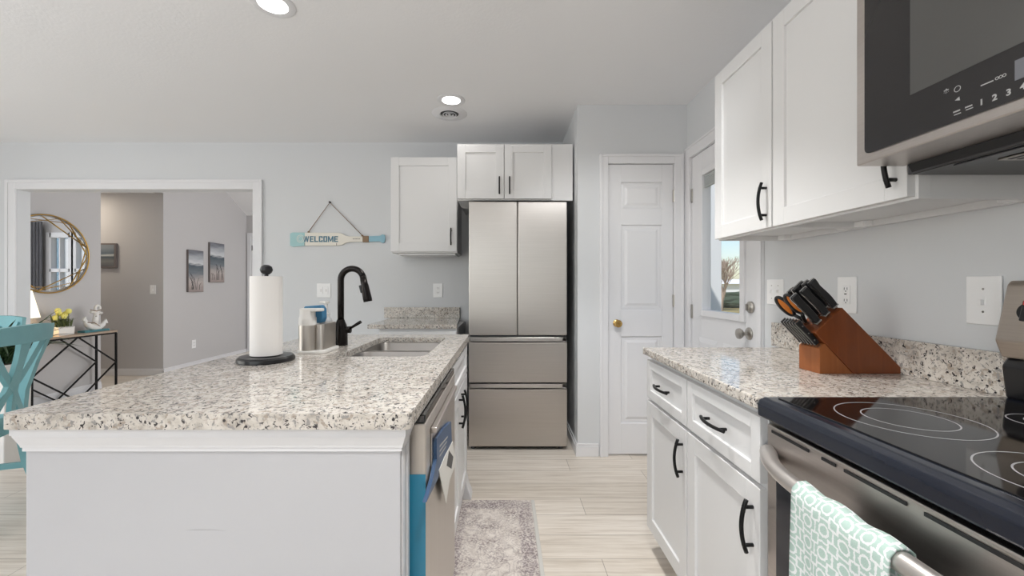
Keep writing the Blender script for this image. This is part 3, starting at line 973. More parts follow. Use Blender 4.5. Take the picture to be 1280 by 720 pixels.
for z0, z1, o0, o1 in ((-.055, -.046, .004, .004), (-.046, -.041, .006, .007), (-.041, -.021, .007, .014), (-.021, -.016, .0145, .0145), (-.016, 0, .017, .017)):
    P = [BX0 - o0, BX1 + min(o0, .016), BY0 - o0, DW0 - .01]; Q = [BX0 - o1, BX1 + min(o1, .016), BY0 - o1, DW0 - .01]
    frustum(bm, P, Q, ZT + z0, ZT + z1, ID)
    frustum(bm, [BX0 - o0, BX0 + .09, DW0 - .0095, BY1], [BX0 - o1, BX0 + .09, DW0 - .0095, BY1], ZT + z0, ZT + z1, ID)
obj('crown_moulding', bm, M['trim'], t)
bm = new(); box(bm, BX1 - .002, BX1 + .004, BY0 + .012, BY0 + .03, 0, ZT - .056, .001); box(bm, BX1 - .002, BX1 + .004, BY0 + .055, DW0 - .012, 0, ZT - .056, .001); obj('corner_moulding', bm, M['trim'], t)
# sink base: face +X
fi = leftw(BX1)
bm = new()
box(bm, DW1 + .01, BY1 - .03, .1, ZT, -.018, 0, .001, fi)
box(bm, DW1 + .01, DW1 + .026, .1, ZT, -.30, -.018, 0, fi)
obj('sink_cabinet_frame', bm, M['white'], t)
bm = new(); box(bm, DW1 + .01, BY1 - .03, 0, .1, -.08, -.06, 0, fi); obj('toe_kick', bm, M['white'], t)
bm = new(); shaker(bm, fi, DW1 + .014, BY1 - .034, .70, .85, 0, .02, .04); obj('false_drawer', bm, M['white'], t)
ym = (DW1 + BY1 - .02) / 2
for a, b, hy in ((DW1 + .014, ym - .002, ym - .05), (ym + .002, BY1 - .034, ym + .05)):
    bm = new(); shaker(bm, fi, a, b, .112, .69, 0, .02, .057); d = obj('door', bm, M['white'], t)
    pull(fi, hy, .60, .02, d, True, .15)
bm = new()   # corner post and bracket foot
box(bm, BX1 - .02, BX1 + .012, BY1 - .05, BY1 + .008, .0, ZT, .003)
prism(bm, [(0, 0), (.048, 0), (.042, .03), (.03, .055), (.022, .09), (.012, .13), (0, .13)], BY1 - .075, BY1 + .012, Fr((BX1, 0, 0), (1, 0, 0), (0, 0, 1), (0, 1, 0)), .003)
obj('corner_post', bm, M['trim'], t)

# dishwasher
DX = -.191
fd = leftw(DX)
t = thing('dishwasher', 'stainless dishwasher with blue film on its edge, built into the island', 'dishwasher', (DX - .3, (DW0 + DW1) / 2, 0))
bm = new(); box(bm, DW0 + .004, DW1 - .004, .1, .855, -.38, -.064, .002, fd); box(bm, DW0 + .02, DW1 - .02, 0, .1, -.38, -.1, 0, fd); obj('tub', bm, M['steel_dark'], t)
bm = new()
box(bm, DW0, DW1, .105, .845, -.058, 0, .004, fd)
dd = obj('door', bm, M['steel_v'], t)
bm = new(); box(bm, DW0 + .001, DW1 - .001, .8455, .866, -.058, -.002, .003, fd); obj('control_strip', bm, M['black_glass'], dd)
bm = new(); box(bm, DW0 - .0012, DW0 - .0003, .11, .722, -.057, -.001, 0, fd); obj('protective_film', bm, M['film'], dd)
bm = new()
box(bm, DW0 + .06, DW1 - .06, .715, .80, .0006, .003, .001, fd); box(bm, DW0 + .06, DW1 - .06, .80, .815, .0006, .016, .003, fd)
obj('pocket_handle', bm, M['steel_y'], dd)
# paper bag of leaflets hanging on the door
LXD = DX + .012
def dp(px, py):
    Y = F * LXD / (px - VX); return (Y, CZ - (py - VY) * Y / F)
fl_ = leftw(LXD)
t2 = thing('leaflet', 'blue and white printed leaflets hanging on the dishwasher door', 'leaflet', (DX + .006, 1.2, .52))
bm = new()
prism(bm, [dp(*p) for p in ((563.6, 527), (564.6, 553), (554, 572), (547.3, 598), (532.6, 628), (541, 598), (545.6, 574), (545.6, 548), (555, 535))], -.0085, .001, fl_)
obj('blue_sheet', bm, M['sheet'], t2)
bm = new()
prism(bm, [dp(*p) for p in ((564.6, 552), (568.5, 574), (567, 584), (561, 600), (556.7, 629), (551, 606), (547.6, 588), (556, 568))], .0016, .003, fl_)
ws = obj('white_sheet', bm, M['sheet_white'], t2)
bm = new()
prism(bm, [dp(*p) for p in ((560, 563), (565.5, 571), (563, 586), (557, 582))], .0031, .0034, fl_)
obj('picture_print', bm, M['slot'], ws)
for k in range(3):
    bm = new()
    prism(bm, [dp(*p) for p in ((549, 557 + 6 * k), (559 - k, 545 + 6 * k), (559 - k, 547 + 6 * k), (549, 559.5 + 6 * k))], .0011, .0014, fl_)
    obj('print_line', bm, M['ink'], t2)

# sink: two bowls
t = thing('kitchen_sink', 'stainless double-bowl sink set in the island worktop', 'sink', ((SX0 + SX1) / 2, (SY0 + SY1) / 2, .70))
def bowl(x0, x1, y0, y1, zt, zb):
    b = bmesh.new()
    rings = []
    for z, ins, r in ((zt, 0, .05), (zt - .004, .003, .05), (zb + .03, .010, .05), (zb + .006, .025, .06), (zb, .05, .05)):
        rings.append([b.verts.new((x, y, z)) for x, y in rrect(x0 + ins, x1 - ins, y0 + ins, y1 - ins, r, 5)])
    for i in range(len(rings) - 1):
        n = len(rings[i])
        for k in range(n):
            f = b.faces.new([rings[i][k], rings[i][(k + 1) % n], rings[i + 1][(k + 1) % n], rings[i + 1][k]]); f.smooth = True
    b.faces.new(rings[-1])
    bmesh.ops.recalc_face_normals(b, faces=b.faces)
    bmesh.ops.solidify(b, geom=list(b.faces), thickness=.0012)
    return b
sm = (SY0 + SY1) / 2
for a, b in ((SY0 + .002, sm - .006), (sm + .006, SY1 - .002)):
    o = obj('bowl', bowl(SX0 + .002, SX1 - .002, a, b, ZC - .026, ZC - .22), M['sink'], t)
    bm = new(); lathe(bm, [(0, .001), (.040, .001), (.043, .004), (.036, .005), (.030, .002), (0, .002)], ((SX0 + SX1) / 2, (a + b) / 2, ZC - .22), 24); obj('drain', bm, M['satin'], o)

bm = new(); box(bm, SX0 + .003, SX1 - .003, sm - .0075, sm + .0075, ZC - .034, ZC - .0255, .003); obj('divider', bm, M['sink'], t)

# faucet
FX, FY = X_(426, 1.908), 1.908
t = thing('kitchen_faucet', 'black gooseneck pull-down faucet beside the sink', 'faucet', (FX, FY, ZC))
bm = new(); lathe(bm, [(0, 0), (.031, 0), (.031, .006), (.030, .07), (.026, .095), (.019, .112), (.0165, .12), (0, .12)], (FX, FY, ZC), 28); obj('base', bm, M['black_bronze'], t)
bm = new()
zc = Z_(350, FY); ra = .053
pth = [(FX, FY, ZC + .11), (FX, FY, zc - .1), (FX, FY, zc)] + [(FX + ra - ra * math.cos(R(a)), FY, zc + ra * math.sin(R(a))) for a in range(12, 172, 10)]
e = Vector(pth[-1])
tube(bm, pth, .0145, 16); obj('spout', bm, M['black_bronze'], t)
bm = new()
tip = Vector((X_(460, FY), FY, Z_(377, FY)))
dv = tip - e
tube(bm, [e - dv * .02, e + dv * .3, e + dv * .35, e + dv * .9, tip], [.0150, .0160, .0175, .0205, .0195], 18)
sh = obj('spray_head', bm, M['black_bronze'], t)
bm = new(); box(bm, -.006, .006, -.004, .004, -.018, .018, .002, Fr(e + dv * .5 + Vector((-.019, -.006, 0)), (.9, 0, .3), (0, 1, 0), (.25, 0, -.97))); obj('spray_button', bm, M['black_plastic'], sh)
bm = new()
hp = Vector((FX + .034, FY, Z_(412, FY)))
tube(bm, [(FX + .015, FY, hp.z - .002), (FX + .046, FY, hp.z)], .016, 16)
tube(bm, [hp, (X_(452, FY), FY - .01, Z_(402, FY))], [.0055, .0075], 10)
obj('lever_handle', bm, M['black_bronze'], t)

# paper towel holder
TY = 1.508; TX = X_(333, TY)
t = thing('paper_towel_holder', 'black upright paper towel stand holding a white roll on the island', 'paper towel holder', (TX, TY, ZC))
bm = new(); lathe(bm, [(0, 0), (.090, 0), (.096, .004), (.095, .014), (.088, .020), (.04, .022), (0, .022)], (TX, TY, ZC), 48); obj('base', bm, M['black_plastic'], t)
bm = new(); lathe(bm, [(0, .02), (.007, .02), (.007, .322), (0, .322)], (TX, TY, ZC), 14); obj('rod', bm, M['black_plastic'], t)
bm = new(); lathe(bm, [(0, .318), (.009, .319), (.018, .326), (.0215, .336), (.018, .348), (.009, .354), (0, .355)], (TX, TY, ZC), 24); obj('finial', bm, M['black_plastic'], t)
bm = new()
lathe(bm, [(.0195, .024), (.0535, .024), (.0535, .312), (.0195, .312), (.0195, .024)], (TX, TY, ZC), 48)
fl = [(.0540 + .006 * (k / 12) ** 2, -95 + 75 * k / 12) for k in range(13)]
flp = [(TX + r * math.cos(R(a)), TY + r * math.sin(R(a))) for r, a in fl]
prism(bm, flp + [(TX + (r - .001) * math.cos(R(a)), TY + (r - .001) * math.sin(R(a))) for r, a in reversed(fl)], ZC + .0245, ZC + .311)
pr = obj('paper_roll', bm, M['paper']); tag(pr, 'white roll of paper towels on the black stand', 'paper towel roll')

# soap caddy
Y0 = 1.66
cx0, cx1 = X_(369, Y0), X_(408, Y0 + .06)
t = thing('soap_caddy', 'stainless and white soap dispenser with sponge holder beside the faucet', 'soap dispenser', ((cx0 + cx1) / 2, Y0 + .09, ZC))
cr = (X_(390, Y0) - cx0) / 2
cc = ((X_(390, Y0) + cx0) / 2, Y0 + cr)
bm = new(); prism(bm, rrect(cx0 - .002, cx1 + .018, Y0 - .004, Y0 + .17, .03, 6), ZC, ZC + .012, ID, .003); obj('tray', bm, M['pot'], t)
bm = new(); lathe(bm, [(0, .012), (cr, .012), (cr, .115), (0, .115)], (*cc, ZC), 36); obj('soap_container', bm, M['steel_v'], t)
bm = new()
lathe(bm, [(0, .115), (cr, .115), (cr, .140), (cr * .97, .146), (cr * .9, .150), (cr * .88, .176), (0, .176)], (*cc, ZC), 36)
prism(bm, rrect(cc[0] - cr * .86, cc[0] + cr * 1.9, cc[1] - .022, cc[1] + .022, .016, 5), ZC + .172, ZC + .184, ID, .003)
obj('pump_top', bm, M['pot'], t)
bm = new(); prism(bm, rrect(X_(391.5, Y0 + .02), cx1, Y0 + .03, Y0 + .165, .012, 4), ZC + .012, ZC + .118, ID, .001); obj('sponge_box', bm, M['steel_v'], t)
bm = new()
bx = X_(396, Y0 + .09)
prism(bm, [(bx - .05, .165), (bx - .045, .190), (bx + .02, .195), (bx + .032, .18), (bx + .034, .14), (bx + .026, .119), (bx - .008, .119), (bx + .0, .16)], Y0 + .07, Y0 + .115, Fr((0, 0, ZC), (1, 0, 0), (0, 0, 1), (0, 1, 0)), .004)
tag(obj('scrub_brush', bm, M['sponge']), 'blue dish brush standing in the soap caddy', 'dish brush')
bX, bY = X_(407.5, 1.87), 1.875
t = thing('soap_bottle', 'slim white pump soap bottle between the soap caddy and the faucet', 'soap bottle', (bX, bY, ZC))
bm = new(); lathe(bm, [(0, 0), (.024, 0), (.026, .005), (.026, .115), (.020, .130), (.012, .137), (0, .137)], (bX, bY, ZC), 28); obj('bottle', bm, M['clear_plastic'], t)
bm = new(); lathe(bm, [(0, .135), (.015, .135), (.015, .152), (.006, .154), (.006, .195), (.012, .197), (.012, .206), (0, .206)], (bX, bY, ZC), 22); box(bm, bX - .03, bX + .012, bY - .007, bY + .007, ZC + .198, ZC + .207, .003); obj('pump', bm, M['pot'], t)

# ------------------------------------------------------------------ stove
XS = .645                        # oven door face
RY0, RY1 = .245, 1.006
fs = rightw(XS)
t = thing('electric_range', 'stainless electric range with a black glass cooktop at the right edge', 'stove', (.95, (RY0 + RY1) / 2, 0))
bm = new(); box(bm, RY0 + .003, RY1 - .003, .08, .845, XS - 1.235, -.045, .002, fs); box(bm, RY0 + .02, RY1 - .02, 0, .08, XS - 1.2, -.1, 0, fs); obj('body', bm, M['steel_dark'], t)
# cooktop: rounded front rim + glass
bm = new()
prism(bm, [(.623, .862), (.640, .853), (1.235, .853), (1.235, .906), (.640, .906), (.626, .900), (.622, .888)], RY0, RY1, Fr((0, 0, 0), (1, 0, 0), (0, 0, 1), (0, 1, 0)), .003)
ck = obj('cooktop', bm, M['navy_enamel'], t)
bm = new(); box(bm, .662, 1.178, RY0 + .018, RY1 - .018, .9055, .9085, .001); obj('ceramic_glass', bm, M['black_glass'], ck)
for x, y, r in ((.82, .83, .117), (1.08, .80, .062), (.80, .56, .105), (1.06, .50, .085)):
    bm = new()
    for q in (r, r * .62): lathe(bm, [(q - .0012, .9086), (q + .0012, .9086), (q + .0012, .9090), (q - .0012, .9090), (q - .0012, .9086)], (x, y, 0), 64)
    obj('burner_ring', bm, M['ring_ink'], ck)
# oven door
bm = new()
box(bm, RY0 + .002, RY1 - .002, .20, .842, -.044, 0, .004, fs)
od = obj('oven_door', bm, M['steel_y'], t)
bm = new()
yy = RY1 - .022
for L, g in ((.12, .035), (.035, .02), (.12, .028), (.13, .03), (.12, .03)):
    box(bm, yy - L, yy, .826, .832, .0005, .0022, 0, fs); yy -= L + g
obj('vent_slots', bm, M['black_plastic'], od)
bm = new(); box(bm, RY0 + .045, RY1 - .040, .30, .735, .0005, .003, .001, fs); obj('oven_window', bm, M['oven_window'], od)
bm = new()
hz = .775
pts = []
for k in range(21):
    s = -1 + 2 * k / 20
    d = .060 * (1 - abs(s) ** 4.5) + .004
    pts.append(fs((RY0 + RY1) / 2 + s * .365, hz, d))
tube(bm, pts, [.0165 + .003 * abs(-1 + 2 * k / 20) ** 6 for k in range(21)], 16, flat=1.0)
obj('handle', bm, M['handle_steel'], od)
bm = new(); box(bm, RY0 + .002, RY1 - .002, .085, .195, -.044, -.002, .004, fs); obj('storage_drawer', bm, M['steel_y'], t)
# backguard
bm = new()
xa = lambda x, Y=1.0: X_(x, Y)
prism(bm, [(1.218, 1.005), (1.202, 1.047), (1.232, 1.182), (1.240, 1.192), (1.258, 1.192), (1.258, 1.005)], RY0, RY1 - .004, Fr((0, 0, 0), (1, 0, 0), (0, 0, 1), (0, 1, 0)), .004)
bgd = obj('backguard', bm, M['beige_steel'], t)
bm = new(); prism(bm, [(1.225, .905), (1.215, .985), (1.228, 1.005), (1.255, 1.005), (1.255, .905)], RY0, RY1 - .006, Fr((0, 0, 0), (1, 0, 0), (0, 0, 1), (0, 1, 0)), .006); obj('vent_panel', bm, M['black_plastic'], t)
bn = Vector((-.976, 0, .217)).normalized()
for y in (.93, .80, .45, .33):
    bm = new()
    c = Vector((1.2175, y, 1.115))
    lathe(bm, [(0, -.002), (.026, -.002), (.027, .004), (.022, .024), (.020, .027), (0, .027)], c, 24, bn)
    box(bm, -.006, .006, -.024, .024, .02, .036, .002, Fr(c, (0, 1, 0), (.217, 0, .976), bn))
    k = obj('control_knob', bm, M['black_plastic'], bgd)
    bm = new(); box(bm, -.003, .003, .013, .023, .036, .0368, 0, Fr(c, (0, 1, 0), (.217, 0, .976), bn)); obj('pointer', bm, M['red'], k)
bm = new(); box(bm, -.10, .10, -.035, .035, -.001, .003, .001, Fr((1.2175, .625, 1.118), (0, 1, 0), (.217, 0, .976), bn)); obj('clock_panel', bm, M['black_glass'], bgd)

# towel over the oven handle
bm = new()
uvl = bm.loops.layers.uv.new('UVMap')
ty0, ty1 = .595, .795
NV, NU = 34, 22
hx, rr = XS - .064, .0225
grid = []
def tp(s, y, w):
    """s: length along the towel, 0 at the top of the bar; + hangs in front"""
    q = math.pi / 2 * rr
    sgn = 1 if s > 0 else -1
    a = abs(s)
    if a < q: ang = a / rr; return (hx - sgn * rr * math.sin(ang), hz + rr * math.cos(ang))
    drop = a - q
    out = sgn * (rr + .006 * math.sin(w * 9 + 1) * min(1, drop * 8)) if sgn > 0 else sgn * rr * .9
    return (hx - out, hz - drop)
for j in range(NV + 1):
    s = .34 - .56 * j / NV
    row = []
    for i in range(NU + 1):
        w = i / NU
        flare = 1 + .10 * max(0, s)
        y = ty0 + (ty1 - ty0) * w
        y = (ty0 + ty1) / 2 + (y - (ty0 + ty1) / 2) * flare + .02 * max(0, s) * 1
        x, z = tp(s, y, w * 1.3)
        row.append(bm.verts.new((x, y, z + .003 * math.sin(w * 14))))
    grid.append(row)
for j in range(NV):
    for i in range(NU):
        f = bm.faces.new([grid[j][i], grid[j][i + 1], grid[j + 1][i + 1], grid[j + 1][i]])
        f.smooth = True
        for l, (jj, ii) in zip(f.loops, ((j, i), (j, i + 1), (j + 1, i + 1), (j + 1, i))):
            l[uvl].uv = (ii / NU * .2 / .04, jj / NV * .56 / .04)
bmesh.ops.recalc_face_normals(bm, faces=bm.faces)
bmesh.ops.solidify(bm, geom=list(bm.faces), thickness=.005)
to = obj('dish_towel', bm, M['towel'])
tag(to, 'aqua and white patterned towel hung over the oven handle', 'dish towel')

# ------------------------------------------------------------------ microwave
XMW = .818
fm = rightw(XMW)
MY0, MY1 = .19, .948
MZ0, MZ1 = 1.457, 1.877
t = thing('microwave', 'stainless over-the-range microwave with a black glass front', 'microwave', (1.0, (MY0 + MY1) / 2, MZ0))
bm = new(); box(bm, MY0 + .003, MY1 - .003, 1.436, MZ1, XMW - XR + .002, -.115, .002, fm); obj('body', bm, M['steel_dark'], t)
bm = new()
pr_ = [(-.108, MZ0), (-.002, MZ0), (0, MZ0 + .002), (0, MZ1), (-.108, MZ1)]
prism(bm, pr_, MY0, MY1, Fr((XMW, 0, 0), (-1, 0, 0), (0, 0, 1), (0, 1, 0)), .0008)
md = obj('door', bm, M['steel_y'], t)
bm = new(); prism(bm, rrect(MY0 + .03, MY1 - .024, 1.4765, MZ1 - .022, .012, 5), .0008, .0035, fm); gl = obj('glass_front', bm, M['micro_glass'], md)
def mw(px): return F * (XMW - .0035) / (px - VX)
def mz(px, py): return CZ - (py - VY) * mw(px) / F
yw1 = mw(1138); yw0 = .30
zw0 = mz(1138, 119)
bm = new(); box(bm, yw0, yw1, zw0, MZ1 - .045, .0036, .0042, 0, fm); wn_ = obj('window', bm, M['micro_window'], gl)
def mtext(s, px, py, size, bold=0.0):
    text('lettering', s, size, M['ink'], gl, fm(mw(px), mz(px, py), .0037), (0, -1, 0), (0, 0, 1), .0003, bold)
mtext('1', 1227, 128, .014, .0004); mtext('2', 1243.5, 122, .014, .0004); mtext('3', 1261, 115.5, .014, .0004); mtext('4', 1279, 108, .014, .0004)
mtext('*', 1183, 116.5, .018, .0006)
def key(bm): return obj('key_symbol', bm, M['ink'], gl)
bm = new(); lathe(bm, [(.0045, 0), (.0055, 0), (.0055, .0004), (.0045, .0004), (.0045, 0)], fm(mw(1197), mz(1197, 111), .0037), 20, fm.n); key(bm)
def dash(px, py, wy, hz_=.0012):
    bm = new(); box(bm, mw(px) - wy / 2, mw(px) + wy / 2, mz(px, py) - hz_, mz(px, py) + hz_, .0036, .0041, 0, fm); key(bm)
dash(1234, 104, .018, .0009); dash(1211, 133, .011); dash(1212, 136, .011, .0007); dash(1196, 139, .011); dash(1197, 142.5, .011, .0007)
bm = new(); prism(bm, [(mw(1197) - .004, mz(1197, 124.5) - .003), (mw(1197) + .004, mz(1197, 124.5)), (mw(1197) - .003, mz(1197, 124.5) + .004)], .0036, .0041, fm); key(bm)
for k in range(3):
    bm = new(); lathe(bm, [(.0018, 0), (.0027, 0), (.0027, .0004), (.0018, .0004), (.0018, 0)], fm(mw(1252) - .004 + k * .005, mz(1252, 95.5), .0037), 14, fm.n); key(bm)
bm = new(); box(bm, .52, mw(1269), mz(1269, 101), mz(1269, 76), .0036, .0042, 0, fm); obj('display', bm, mat('grey display', rgb(110, 112, 118), .2), gl)
# underside hood
bm = new()
prism(bm, [(-.105, 1.4565), (-.118, 1.4345), (-.44, 1.4345), (-.44, 1.4565)], MY0 + .004, MY1 - .012, Fr((XMW, 0, 0), (-1, 0, 0), (0, 0, 1), (0, 1, 0)), .001)
hd = obj('hood_base', bm, M['black_plastic'], t)
for y in (.70, .42):
    bm = new()
    box(bm, .99, 1.16, y - .12, y + .12, 1.431, 1.4343, .001)
    f_ = obj('grease_filter', bm, M['satin'], hd)
    bm = new()
    for k in range(9): box(bm, .998 + .018 * k, 1.006 + .018 * k, y - .11, y + .11, 1.4302, 1.4309, 0)
    obj('filter_slots', bm, M['slot'], f_)
bm = new(); box(bm, .945, .975, .50, .86, 1.4315, 1.4343, .001); box(bm, 1.18, 1.21, .30, .86, 1.4315, 1.4343, .001); obj('hood_trim', bm, M['steel_dark'], hd)

# ------------------------------------------------------------------ knife block + knives
KY0, KY1 = 1.281, 1.372
kp = lambda px, py: (X_(px, KY0), Z_(py, KY0))
A, B, C_, C2, D = kp(1019, 416), kp(1053, 384.5), kp(1125, 457), kp(1126.5, 467.3), kp(1067, 467.3)
fk = Fr((0, 0, 0), (1, 0, 0), (0, 0, 1), (0, 1, 0))
zb = ZC
t = thing('knife_block', 'slanted reddish-brown wooden knife block on the right worktop', 'knife block', ((A[0] + C2[0]) / 2, (KY0 + KY1) / 2, zb))
bm = new()
E1 = kp(1041, 441.0)
prism(bm, [A, B, kp(1126, 459), (C2[0], C2[1]), (D[0], zb), ], KY0, KY1, fk, .002)
obj('main_block', bm, M['block_wood'], t)
bm = new()
L0, L1 = kp(1024.7, 467), kp(1024.5, 436)
prism(bm, [(L0[0], zb), L1, kp(1031.6, 430), (D[0] - .001, zb)], KY0 + .0005, KY1 - .0005, fk, .0015)
obj('steak_knife_block', bm, M['block_end'], t)
ax = (Vector((A[0] - D[0], 0, A[1] - zb))).normalized()       # along the slots, up and away from the wall
ab = Vector((B[0] - A[0], 0, B[1] - A[1]))
def knife(name, label, base, L, w, th, group, rivets=3, steelcap=True, bend=.12):
    """handle with two scales round a steel tang, rivets, short length of blade going into its slot"""
    base = Vector(base)
    side = Vector((-ax.z, 0, ax.x))
    if side.z < 0: side = -side
    t = thing(name, label, 'knife', base, 0, group)
    f = Fr(base, side, ax, (0, 1, 0))
    def outline(g):
        p = []
        for k in range(9):
            s = k / 8
            p.append((w * (.42 + .10 * math.sin(s * math.pi * 1.7) + (.10 if s > .85 else 0)) - g + bend * w * s * s, .004 + s * (L - .004 - g)))
        q = []
        for k in range(9):
            s = 1 - k / 8
            q.append((-w * (.42 - .06 * math.sin(s * math.pi * 2) + (.12 if s > .85 else 0)) + g + bend * w * s * s, .004 + s * (L - .004 - g)))
        return p + q
    bm = new()
    prism(bm, outline(.0007), -th / 2, -th * .12, f, .003, 3); prism(bm, outline(.0007), th * .12, th / 2, f, .003, 3)
    h = obj('handle', bm, M['black_plastic'], t)
    bm = new(); prism(bm, outline(-.0007), -th * .119, th * .119, f)
    if steelcap: box(bm, -w * .44, w * .44, -.002, .0035, -th * .5, th * .5, .001, f)
    obj('tang', bm, M['blade'], t)
    for k in range(rivets):
        bm = new()
        for sg in (-1, 1):
            lathe(bm, [(0, 0), (.0028, 0), (.0026, .0006), (0, .0006)], f(bend * w * ((k + .7) / (rivets + .4)) ** 2, L * (k + .7) / (rivets + .4), sg * th * .49), 10, f.n * sg)
        obj('rivet', bm, M['blade'], h)
    bm = new(); box(bm, -w * .3, w * .3, -.0105, -.0021, -.001, .001, 0, f); obj('blade', bm, M['blade'], t)
    return t
# along = position on face A-B (0 lower .. 1 upper), across = depth position
def face_pt(al, dy): return Vector((A[0], KY0 + dy, A[1])) + ab * al + ax * .0118
KN = [(.93, .016, .118, 'black-handled carving knife at the top of the block, nearest the camera'),
      (.93, .048, .112, 'black-handled knife at the top of the block, middle of the top row'),
      (.93, .077, .108, 'black-handled knife at the top of the block, nearest the wall outlet'),
      (.62, .016, .116, 'black-handled knife in the second row of the block, nearest the camera'),
      (.62, .048, .122, 'black-handled knife in the second row of the block, middle'),
      (.62, .077, .112, 'long black-handled knife in the second row of the block, far side'),
      (.30, .016, .122, 'black-handled knife in the third row of the block, above the steak knives')]
for al, dy, L, lab in KN:
    knife('kitchen_knife', lab, face_pt(al, dy), L - .008, .025, .019, 'kitchen knives in the block', 0)
# shears with orange grips
base = face_pt(.26, .062)
t = thing('kitchen_shears', 'kitchen shears with orange-lined black handles in the knife block', 'scissors', base)
sd = Vector((-ax.z, 0, ax.x)); sd = sd if sd.z > 0 else -sd
su = (sd * .62 + Vector((0, -1, 0)) * .78).normalized()
f = Fr(base, su, ax, su.cross(ax))
for sg in (-1, 1):
    bm = new()
    ring = [f(sg * .0155 + .0135 * math.cos(a), .075 + .040 * math.sin(a), .004 * sg) for a in [2 * math.pi * k / 28 for k in range(28)]]
    tube(bm, ring, .0055, 10, True)
    tube(bm, [f(sg * .014, .036, .004 * sg), f(sg * .006, .018, .003 * sg), f(sg * .002, .0, .003 * sg)], [.0055, .006, .005], 10)
    h = obj('grip', bm, M['black_plastic'], t)
    bm = new()
    prism(bm, [(sg * .0155 + .0095 * math.cos(a), .075 + .0355 * math.sin(a)) for a in [2 * math.pi * k / 24 for k in range(24)]], .004 * sg - .002, .004 * sg + .002, f)
    obj('grip_lining', bm, M['orange'], h)
bm = new(); box(bm, -.007, .007, -.0105, .004, -.003, .003, .0005, f); obj('blade', bm, M['blade'], t)
# steak knives in the lower block
sk = ['nearest the camera', 'second from the camera', 'third from the camera', 'fourth from the camera', 'fifth from the camera', 'farthest from the camera']
for k in range(6):
    b = Vector((kp(1028, 434)[0], KY0 + .012 + .0135 * k, kp(1028, 434)[1])) + ax * .0085
    knife('steak_knife', 'small black steak knife in the lower row of the block, ' + sk[k], b, .098, .019, .0105, 'steak knives in the lower block', 3, False, .22)

# ------------------------------------------------------------------ wall plates
def plate(fr, u, v, w, h, label, kind):
    t = thing('outlet' if kind in ('outlet', 'gfci') else 'light_switch', label, 'outlet' if kind in ('outlet', 'gfci') else 'light switch', fr(u, v, 0))
    bm = new(); box(bm, u - w / 2, u + w / 2, v - h / 2, v + h / 2, 0.0002, .006, .0022, fr); obj('plate', bm, M['plate'], t)
    bm = new(); sl = new()
    def recept(cu, cv):
        box(bm, cu - .017, cu + .017, cv - .0135, cv + .0135, .006, .0078, .002, fr)
        for a in (-.0063, .0063): box(sl, cu + a - .0012, cu + a + .0012, cv - .002, cv + .006, .0078, .0083, 0, fr)
        lathe(sl, [(0, 0), (.0024, 0), (.0024, .0005), (0, .0005)], fr(cu, cv - .0075, .0078), 10, fr.n)
    if kind == 'outlet': recept(u, v + .02); recept(u, v - .02)
    if kind == 'gfci':
        box(bm, u - .017, u + .017, v - .034, v + .034, .006, .0085, .002, fr)
        for cv in (.021, -.021):
            for a in (-.0063, .0063): box(sl, u + a - .0012, u + a + .0012, v + cv - .003, v + cv + .006, .0085, .009, 0, fr)
            lathe(sl, [(0, 0), (.0024, 0), (.0024, .0005), (0, .0005)], fr(u, v + cv - .0075, .0085), 10, fr.n)
        box(sl, u - .004, u + .006, v + .001, v + .005, .0085, .0095, 0, fr)
    if kind in ('double', 'double_mixed'):
        for a in (-.023, .023):
            box(bm, u + a - .005, u + a + .005, v - .012, v + .012, .006, .007, 0, fr)
            box(bm, u + a - .004, u + a + .004, v - .003, v + .010, .007, .016, .001, fr)
            for cv in (-.03, .03): lathe(sl, [(0, 0), (.0028, 0), (.0022, .001), (0, .001)], fr(u + a, v + cv, .006), 10, fr.n)
    if kind == 'rockers':
        for a in (-.023, .023):
            box(bm, u + a - .016, u + a + .016, v - .033, v + .033, .006, .009, .002, fr)
            box(sl, u + a - .002, u + a + .002, v - .012, v + .012, .009, .0094, 0, fr)
    if kind == 'single':
        box(bm, u - .006, u + .006, v - .012, v + .012, .006, .007, 0, fr); box(bm, u - .004, u + .004, v - .012, v + .002, .007, .017, .001, fr)
        for cv in (-.03, .03): lathe(sl, [(0, 0), (.003, 0), (.0022, .001), (0, .001)], fr(u, v + cv, .006), 10, fr.n)
    if len(bm.verts): obj('toggle' if 'outlet' not in t.name else 'receptacle', bm, M['plate'], t)
    else: bm.free()
    if len(sl.verts): obj('slots' if 'outlet' in t.name else 'screws', sl, M['slot'] if 'outlet' in t.name else M['satin'], t)
    else: sl.free()
def onr(px, py):
    Y = F * XR / (px - VX); return Y, Z_(py, Y)
y, z = onr(970, 365); plate(rightw(XR), y, z, .115, .117, 'white two-toggle switch plate on the right wall beside the outside door', 'double')
y, z = onr(1060, 368.5); plate(rightw(XR), y, z, .084, .133, 'white wall outlet on the right wall above the knife block', 'gfci')
y, z = onr(1231.5, 375.5); plate(rightw(XR), y, z, .080, .128, 'white single-toggle switch plate on the right wall beside the stove', 'single')
plate(front(YB), X_(405, YB), Z_(363, YB), .122, .122, 'white double switch plate on the back wall below the welcome sign', 'rockers')
plate(front(YB), X_(547.5, YB), Z_(363, YB), .083, .122, 'white wall outlet on the back wall left of the fridge', 'outlet')
plate(front(5.40), X_(191.5, 5.40), Z_(362, 5.40), .075, .118, 'white switch plate on the hall wall beyond the opening', 'single')
plate(leftw(-4.52), F * 4.52 / (VX - 242), Z_(430, F * 4.52 / (VX - 242)), .075, .118, 'white outlet low on the wall below the two reed pictures', 'outlet')

